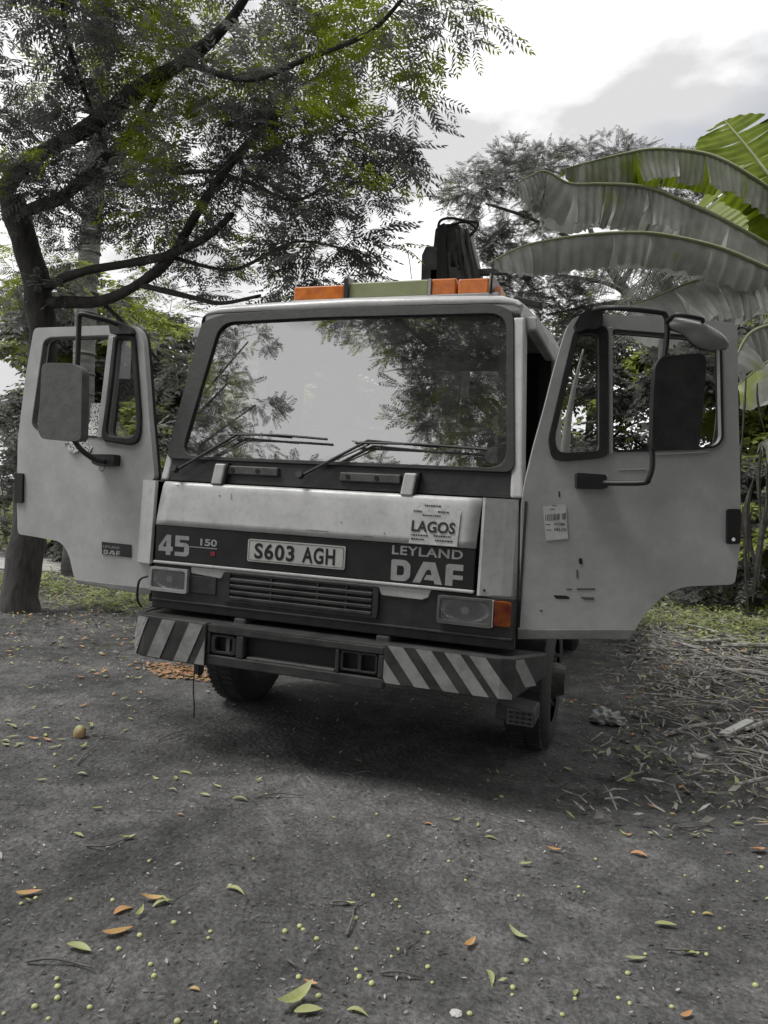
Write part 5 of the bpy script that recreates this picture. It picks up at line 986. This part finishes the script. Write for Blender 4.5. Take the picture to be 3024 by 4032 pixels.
YL = [(0.809,0.248,1.74,1.00),(1.563,0.545,0.74,0.80),(1.808,0.648,0.34,0.90),(0.909,-0.320,0.34,1.10),(1.070,-0.485,0.34,1.10),(1.107,-0.927,-0.46,1.50),(1.543,-0.682,0.44,1.40),(1.081,-1.146,-0.76,1.40),(1.455,-0.920,0.34,1.40),(1.688,0.089,0.34,1.00),(1.878,0.287,0.54,0.90),(1.912,-0.342,0.34,1.00),(0.861,-0.252,1.54,0.80),(0.751,-0.246,0.74,0.90),(1.618,-0.813,0.44,1.00),(1.980,0.763,-0.16,0.80),(1.748,0.167,-0.06,0.80),(1.416,0.007,-0.66,0.80),(1.329,-1.159,1.64,0.70),(-1.756,-0.154,0.34,1.00),(-1.335,-0.220,0.34,0.90),(-0.740,0.190,0.34,1.00),(-0.560,-0.267,0.34,1.20),(-0.951,-0.508,0.54,1.00),(-1.041,-0.661,0.64,1.00),(-0.625,-0.389,-0.26,1.00),(-0.530,-0.355,-0.66,1.00),(-0.471,-0.489,0.34,1.00),(-0.331,-0.342,-0.26,1.00),(-0.185,-0.235,0.94,0.90),(-0.321,-0.467,0.34,1.00),(-0.179,-0.436,0.44,1.50),(-0.616,-0.795,0.44,0.90),(-0.346,-0.960,0.74,1.20),(-0.526,-0.997,0.14,1.00),(0.038,-1.275,1.24,1.30),(0.035,-1.217,-0.66,0.90),(0.036,-1.356,1.74,1.10),(-0.051,-1.548,0.36,1.60),(0.188,-1.082,0.24,1.50),(0.567,-1.004,0.24,1.10),(0.622,-1.544,1.04,2.30),(0.663,-1.535,0.84,1.50),(0.781,-1.466,0.34,1.20),(-1.466,-0.365,0.34,1.00),(-1.512,-0.406,0.34,1.00),(-1.807,-0.114,0.34,1.00),(-1.531,0.503,1.24,1.25),(-1.279,-0.125,2.88,1.05),(-1.759,0.231,1.63,0.88),(-1.526,-0.124,0.47,0.82),(-2.175,0.949,1.94,1.04),(-1.283,-0.340,0.92,1.01),(-1.845,0.096,1.17,0.98),(-2.003,0.915,2.01,1.25),(-3.126,1.230,1.02,1.18),(-2.275,1.047,1.33,0.89),(-2.884,1.492,2.43,1.25),(-1.217,0.222,3.22,0.81),(-1.349,-0.321,2.66,1.01),(-1.373,0.405,2.79,0.95),(-2.172,0.409,0.75,0.99),(-1.818,0.996,0.37,0.82),(-1.647,-0.133,1.43,0.95),(-1.440,-0.399,1.61,0.90),(-3.178,1.224,0.84,1.14),(-3.146,1.316,1.81,0.92),(-2.222,1.569,1.92,1.19),(-1.256,-0.308,1.77,0.92),(-2.941,1.481,1.60,0.92),(-1.145,0.055,1.83,0.82),(-2.541,0.853,0.96,0.92),(-2.285,1.438,0.49,1.26),(-1.163,-0.262,1.55,1.25),(-1.339,0.028,2.57,1.05),(-2.737,0.845,2.96,1.25),(-1.837,0.965,2.31,1.20),(-1.317,-0.010,1.92,1.13),(-2.155,1.008,3.11,1.28),(-1.465,-0.394,3.22,1.13),(-1.570,-0.320,0.72,1.28),(-2.658,1.562,0.84,1.12),(-1.449,0.062,3.12,0.91),(-1.564,-0.361,0.38,1.24),(-1.644,-0.185,2.69,1.24),(-1.297,-0.127,0.94,1.14),(-1.412,-0.217,2.66,1.04),(1.773,4.091,0.44,1.10),(1.624,1.048,2.16,0.87),(1.496,1.189,1.91,0.81),(1.993,1.328,0.59,1.07),(1.516,1.155,1.27,0.92),(1.616,0.844,0.62,0.86),(1.756,1.078,1.87,1.02),(2.028,1.462,0.54,1.24),(1.265,2.435,2.85,1.01),(2.177,3.594,2.96,0.89),(1.236,1.760,1.35,1.07),(2.100,1.659,0.35,0.96),(1.722,2.067,2.48,1.04),(1.088,2.554,2.88,0.98),(1.887,0.951,2.22,1.14),(1.838,2.744,3.08,1.03),(2.279,3.044,2.94,1.19),(1.816,2.266,0.76,1.19),(1.495,1.442,0.74,0.84),(1.273,0.975,0.87,1.25),(1.506,1.678,1.39,1.11),(1.151,2.003,3.15,0.89),(1.898,2.728,1.24,0.81),(1.171,0.638,2.83,1.20),(1.933,1.037,0.81,1.09),(1.652,1.767,3.15,1.18),(2.494,4.057,2.29,1.14),(1.941,1.810,2.83,0.95),(2.251,2.647,2.13,1.25),(1.974,2.841,1.03,0.96),(1.749,0.858,3.03,1.00),(1.536,1.100,1.19,1.01),(0.979,2.752,1.96,1.15),(1.834,2.548,3.19,1.11),(1.157,3.444,3.26,1.29),(2.156,1.971,1.27,0.85),(1.341,2.811,3.12,1.25),(2.153,3.671,1.05,0.95),(2.424,3.772,2.71,1.14),(1.675,0.889,1.12,1.06),(1.167,3.296,0.43,0.96),(1.101,3.441,3.31,0.94),(2.087,1.673,2.53,1.13),(2.101,1.278,2.50,1.08),(1.859,1.493,1.99,1.05)]
OL = [(1.666,0.648,0.54,1.10),(1.524,0.345,0.34,1.00),(0.655,-0.319,0.34,0.80),(1.435,-0.017,0.34,0.70),(1.147,-0.316,0.34,1.10),(1.461,-0.169,-0.06,1.30),(1.913,0.053,0.24,1.50),(1.010,-1.083,1.74,1.20),(1.695,-0.549,0.34,0.70),(1.599,-1.126,0.34,0.80),(-1.398,-0.255,0.34,1.10),(-0.293,-0.675,0.34,0.60),(-0.385,-1.406,0.24,1.40),(-0.016,-1.261,0.64,1.40),(-0.038,-1.365,1.44,1.30),(0.004,-1.466,0.44,1.60),(0.633,-1.415,0.34,0.80),(0.365,-1.555,0.34,0.60),(-1.630,0.261,1.04,1.10),(-1.463,-0.286,0.65,1.10),(-2.901,2.072,1.53,1.10),(-2.460,1.409,0.80,1.10),(-2.141,0.808,0.54,1.10),(-2.078,1.256,1.54,1.10),(-2.407,2.056,3.09,1.10),(-2.120,1.058,2.74,1.10),(-1.529,0.702,2.63,1.10),(1.053,2.073,1.00,1.10),(1.046,1.975,1.95,1.10),(1.445,1.435,1.17,1.10),(1.594,2.616,0.85,1.10),(1.387,2.316,0.66,1.10),(1.696,3.314,0.98,1.10),(1.808,3.423,3.12,1.10),(1.877,3.375,2.82,1.10),(2.074,3.409,2.76,1.10),(2.168,3.852,2.74,1.10),(1.705,7.762,0.92,1.10),(1.821,7.601,1.27,1.10),(2.250,8.330,2.22,1.10),(1.742,1.978,2.53,1.10),(2.260,2.363,2.90,1.10),(1.226,2.043,2.98,1.10),(-3.102,1.127,0.60,1.10),(-2.985,1.050,2.15,1.10),(-2.762,1.574,2.35,1.10),(-2.604,1.798,1.85,1.10),(-2.759,2.048,0.87,1.10),(-2.084,1.341,1.76,1.10),(1.464,2.536,0.60,1.10),(1.542,2.103,3.14,1.10)]
TW = [[(-1.016,-0.435),(-1.075,-0.308),(-1.108,-0.205)],[(-1.250,-0.067),(-1.137,-0.059),(-1.040,-0.035)],[(-0.898,0.024),(-0.880,0.119),(-0.857,0.244)],[(-0.416,-1.055),(-0.336,-1.035),(-0.325,-0.908)],[(0.659,-1.169),(0.644,-1.084),(0.622,-1.008),(0.647,-0.939)],[(0.532,-1.017),(0.578,-1.011),(0.621,-1.006)],[(-0.098,-1.647),(-0.038,-1.622),(0.029,-1.600),(0.088,-1.606)],[(0.549,-1.347),(0.592,-1.377)],[(1.282,0.625),(1.461,0.606),(1.621,0.576),(1.705,0.572)],[(1.572,-0.812),(1.611,-0.820),(1.660,-0.781),(1.700,-0.775)],[(1.125,0.212),(1.149,0.284),(1.169,0.356)],[(1.646,0.166),(1.692,0.151),(1.770,0.223),(1.812,0.175)],[(-0.089,-0.375),(-0.013,-0.327),(0.085,-0.276)],[(1.808,-0.623),(1.835,-0.629)],[(0.812,-1.290),(0.863,-1.278),(0.928,-1.265)],[(0.174,-1.649),(0.167,-1.622),(0.140,-1.604)]]
TWL = ['short forked twig left of the mango', 'twig beside the yellow-orange fallen fruit', 'pale curved twig in front of the left wheel', 'long thin bent twig on the open dirt at left', 'bent stem with small fruits near the middle of the dirt', 'straight stem joining the bent one', 'very thin curved twig at the lower left', 'short dark stem near the bottom middle', 'long straight dark twig at the edge of the rubbish heap', 'curved stem with fruits at the lower right', 'short twig below the step plate', 'fruit stem on the dirt at the right', 'straight pale twig in the shade of the truck', 'short pale twig at the right edge', 'thin straw at the lower middle', 'tiny pale twig at the lower left']

def where(x, y):
    return 'among the rubbish right of the truck' if x > 1.35 and y > .3 else 'in the litter left of the bumper' if x < -1.1 and y > .6 else 'in the shade close in front of the bumper' if y > -.55 and abs(x+.1) < 1.3 else 'on the open dirt near the bottom edge' if y < -1.05 else 'on the open dirt at the left' if x < -.4 else 'on the open dirt at the right' if x > 1.2 else 'on the open dirt in the middle'
bmm = bmesh.new(); bmesh.ops.create_icosphere(bmm, subdivisions=2, radius=.0085)
for v in bmm.verts: v.co.z *= .85; v.co.x *= 1.15
bme = bpy.data.meshes.new('neem_fruit'); bmm.to_mesh(bme); bmm.free(); bme.materials.append(BERRY); bme.polygons.foreach_set('use_smooth', [True]*len(bme.polygons))
for (x, y) in FRUIT: lay(bme, 'neem_fruit', x, y, rg.uniform(0, 6), rg.uniform(.55, 1.0), 'small round yellow-green fruit '+where(x, y), 'fruit', 'small fallen fruits on the dirt', dz=-.001)
for i, (x, y, a, s) in enumerate(YL): lay(YM[i % 4], 'fallen_leaf', x, y, a, s*.82, 'narrow yellow-green fallen leaf '+where(x, y), 'leaf', 'yellow-green fallen leaves')
for i, (x, y, a, s) in enumerate(OL): lay(OM[i % 3], 'fallen_leaf', x, y, a, s*.8, 'curled orange-brown fallen leaf '+where(x, y), 'leaf', 'orange fallen leaves')
# twigs
for i, P in enumerate(TW):
    b = nb(); P3 = [(x, y, gz(x, y)+.008+.01*(k % 2)) for k, (x, y) in enumerate(P)]; tube(b, P3, [.0045, .002], 5, n=4)
    o = obj('fallen_twig', b, TWIG, smooth=True); tag(o, TWL[i], 'twig', 'twigs on the dirt')
# dry stalks in the heap
rg = np.random.default_rng(33)
STK = []
for k in range(3):
    b = nb(); L_ = .9; tube(b, [(-L_/2, 0, .0), (-.1*L_, .03, .015), (L_*.2, -.02, .01), (L_/2, .03, .0)], [.012, .02, .015, .006], 6, n=3, wob=.3); me = bpy.data.meshes.new('dry_stalk'); b.to_mesh(me); b.free(); me.materials.append(STRAW); STK.append(me)
for k in range(130):
    x = rg.uniform(1.5, 5.2); y = rg.uniform(.3, 6.5) if k > 30 else rg.uniform(2.8, 5.5)
    if x < 1.9 and y < 1.5: x += .8
    if k <= 30: x = rg.uniform(2.3, 4.8)
    o = lay(STK[k % 3], 'dry_stalk', x, y, rg.uniform(-.5, .5) if k <= 40 else rg.uniform(0, 3.1), rg.uniform(.3, 1.0) if k > 30 else rg.uniform(.8, 1.9), 'dry grey stalk lying in the plant rubbish right of the truck', 'stalk', 'dry stalks in the rubbish heap', tilt=.10, dz=rg.uniform(.01, .09))
b = nb()
for k in range(3400):
    x = rg.uniform(1.2, 5.5); y = rg.uniform(.2, 7.5)
    if x < 1.6+max(0, 1.3-y)*.9 and rg.random() < .8: continue
    a = rg.uniform(0, 3.14); l = rg.uniform(.06, .28); z = gz(x, y)+rg.uniform(.01, .06); c, s = math.cos(a), math.sin(a); tube(b, [(x-c*l/2, y-s*l/2, z), (x+rg.uniform(-.02, .02), y+rg.uniform(-.02, .02), z+rg.uniform(0, .03)), (x+c*l/2, y+s*l/2, z+rg.uniform(-.01, .03))], [.0035, .0055, .002], 4)
o = obj('brushwood', b, STRAW); o['kind'] = 'stuff'; o['label'] = 'small dry sticks and stems in the heap right of the truck'
b = nb()
for k in range(1100):
    x = rg.uniform(-6, 1.4); y = rg.uniform(-2.4, 6.5)
    if rg.random() > (.35 if y < 2 else .8): continue
    a = rg.uniform(0, 3.14); l = rg.uniform(.03, .16); z = gz(x, y)+.006; c, s = math.cos(a), math.sin(a); tube(b, [(x-c*l/2, y-s*l/2, z), (x+rg.uniform(-.02, .02), y+rg.uniform(-.02, .02), z+.006), (x+c*l/2, y+s*l/2, z)], [.0014, .002, .001], 4)
o = obj('small_sticks', b, TWIG); o['kind'] = 'stuff'; o['label'] = 'thin broken twigs over the bare dirt'
# crumpled plastic bag, white scraps, fallen mango
def lump(name, x, y, r_, sq, mt, label, cat, seed, amp=.3, fr=3., sub=3):
    b = nb(); bmesh.ops.create_icosphere(b, subdivisions=sub, radius=1)
    for v in b.verts: v.co = v.co*(1+amp*noise.noise(v.co*fr+Vector((seed, 0, 0)))); v.co = Vector((v.co.x*r_*sq[0], v.co.y*r_*sq[1], max(-.02, v.co.z*r_*sq[2])))
    z = gz(x, y); bmesh.ops.translate(b, verts=b.verts[:], vec=(x, y, z+r_*sq[2]*.55)); o = obj(name, b, mt); tag(o, label, cat); return o
PLAS = mat('thin_plastic', (.42, .42, .41), (.30, .30, .30), scale=12, rough=.3); STONEW = mat('white_scrap', (.55, .55, .53), (.45, .45, .43), scale=16, rough=.8)
x, y, _ = (1.2952,1.6406,0.0000); lump('crumpled_bag', x, y, .085, (1, .8, .6), PLAS, 'crumpled translucent plastic bag by the right front wheel', 'bag', 3, .7, 2.6, 4)
x, y, _ = (1.7981,1.2148,0.0000); lump('white_scrap', x, y, .055, (1.3, .6, .25), STONEW, 'oblong white scrap at the edge of the rubbish heap', 'scrap', 5)
x, y, _ = (1.5542,0.7278,0.0000); lump('white_scrap', x, y, .032, (1.7, .4, .2), STONEW, 'thin white sliver on the dirt below the rubbish heap', 'scrap', 6)
x, y, _ = (1.0468,-1.3671,0.0000); lump('white_scrap', 1.0*x, y, .016, (1, 1, .3), STONEW, 'tiny white scrap near the bottom edge of the dirt', 'scrap', 7)
x, y, _ = (-1.2835,-0.1191,0.0000); lump('fallen_mango', x, y, .036, (.95, .8, 1.1), leafmat('mango_skin', (.38, .26, .13), (.30, .30, .15), trans=.0), 'small yellow-orange fallen fruit beside a twig at the left', 'fruit', 8, .12, 1.2, 4)
x, y, _ = (2.0517,1.7764,0.0000); b = nb(); obox(b, (x, y, gz(x, y)+.05), Vector((.62, .75, .2)).normalized(), Vector((-.75, .62, 0)).normalized(), Vector((0, 0, 1)), .14, .028, .010); o = obj('pale_bark_strip', b, STONEW, bevel=.004); tag(o, 'pale flat strip of bark leaning in the heap at the right edge', 'bark')
# orange leaf drift behind the left bumper end
rg = np.random.default_rng(12); q0 = (-1.6264,1.2965,0.0000)
scatter('orange_leaf_drift', 800, (q0[0]-.42, q0[0]+.42, q0[1]-.16, q0[1]+.26), (.02, .06), [ORANGEL, mat('orange_dust', (.40, .24, .16), (.30, .19, .13), scale=9, rough=.95)], [.5, .5], 'patch of orange dust and leaves on the ground behind the left bumper end', seed=12, curl=.12, up=.1, aspect=(.5, .9), dens=lambda x, y: max(.02, 1-math.hypot((x-q0[0])/.42, (y-q0[1]-.05)/.22)+.5*nz(x, y, 5)))
scatter('orange_leaf_bits', 700, (1.5, 4.6, 1.2, 7.5), (.03, .07), [ORANGEL], [1.], 'orange leaf bits over the rubbish heap', seed=14, curl=.4, up=.9, aspect=(.25, .5), dens=lambda x, y: max(.05, nz(x, y, 1.3)+.2))
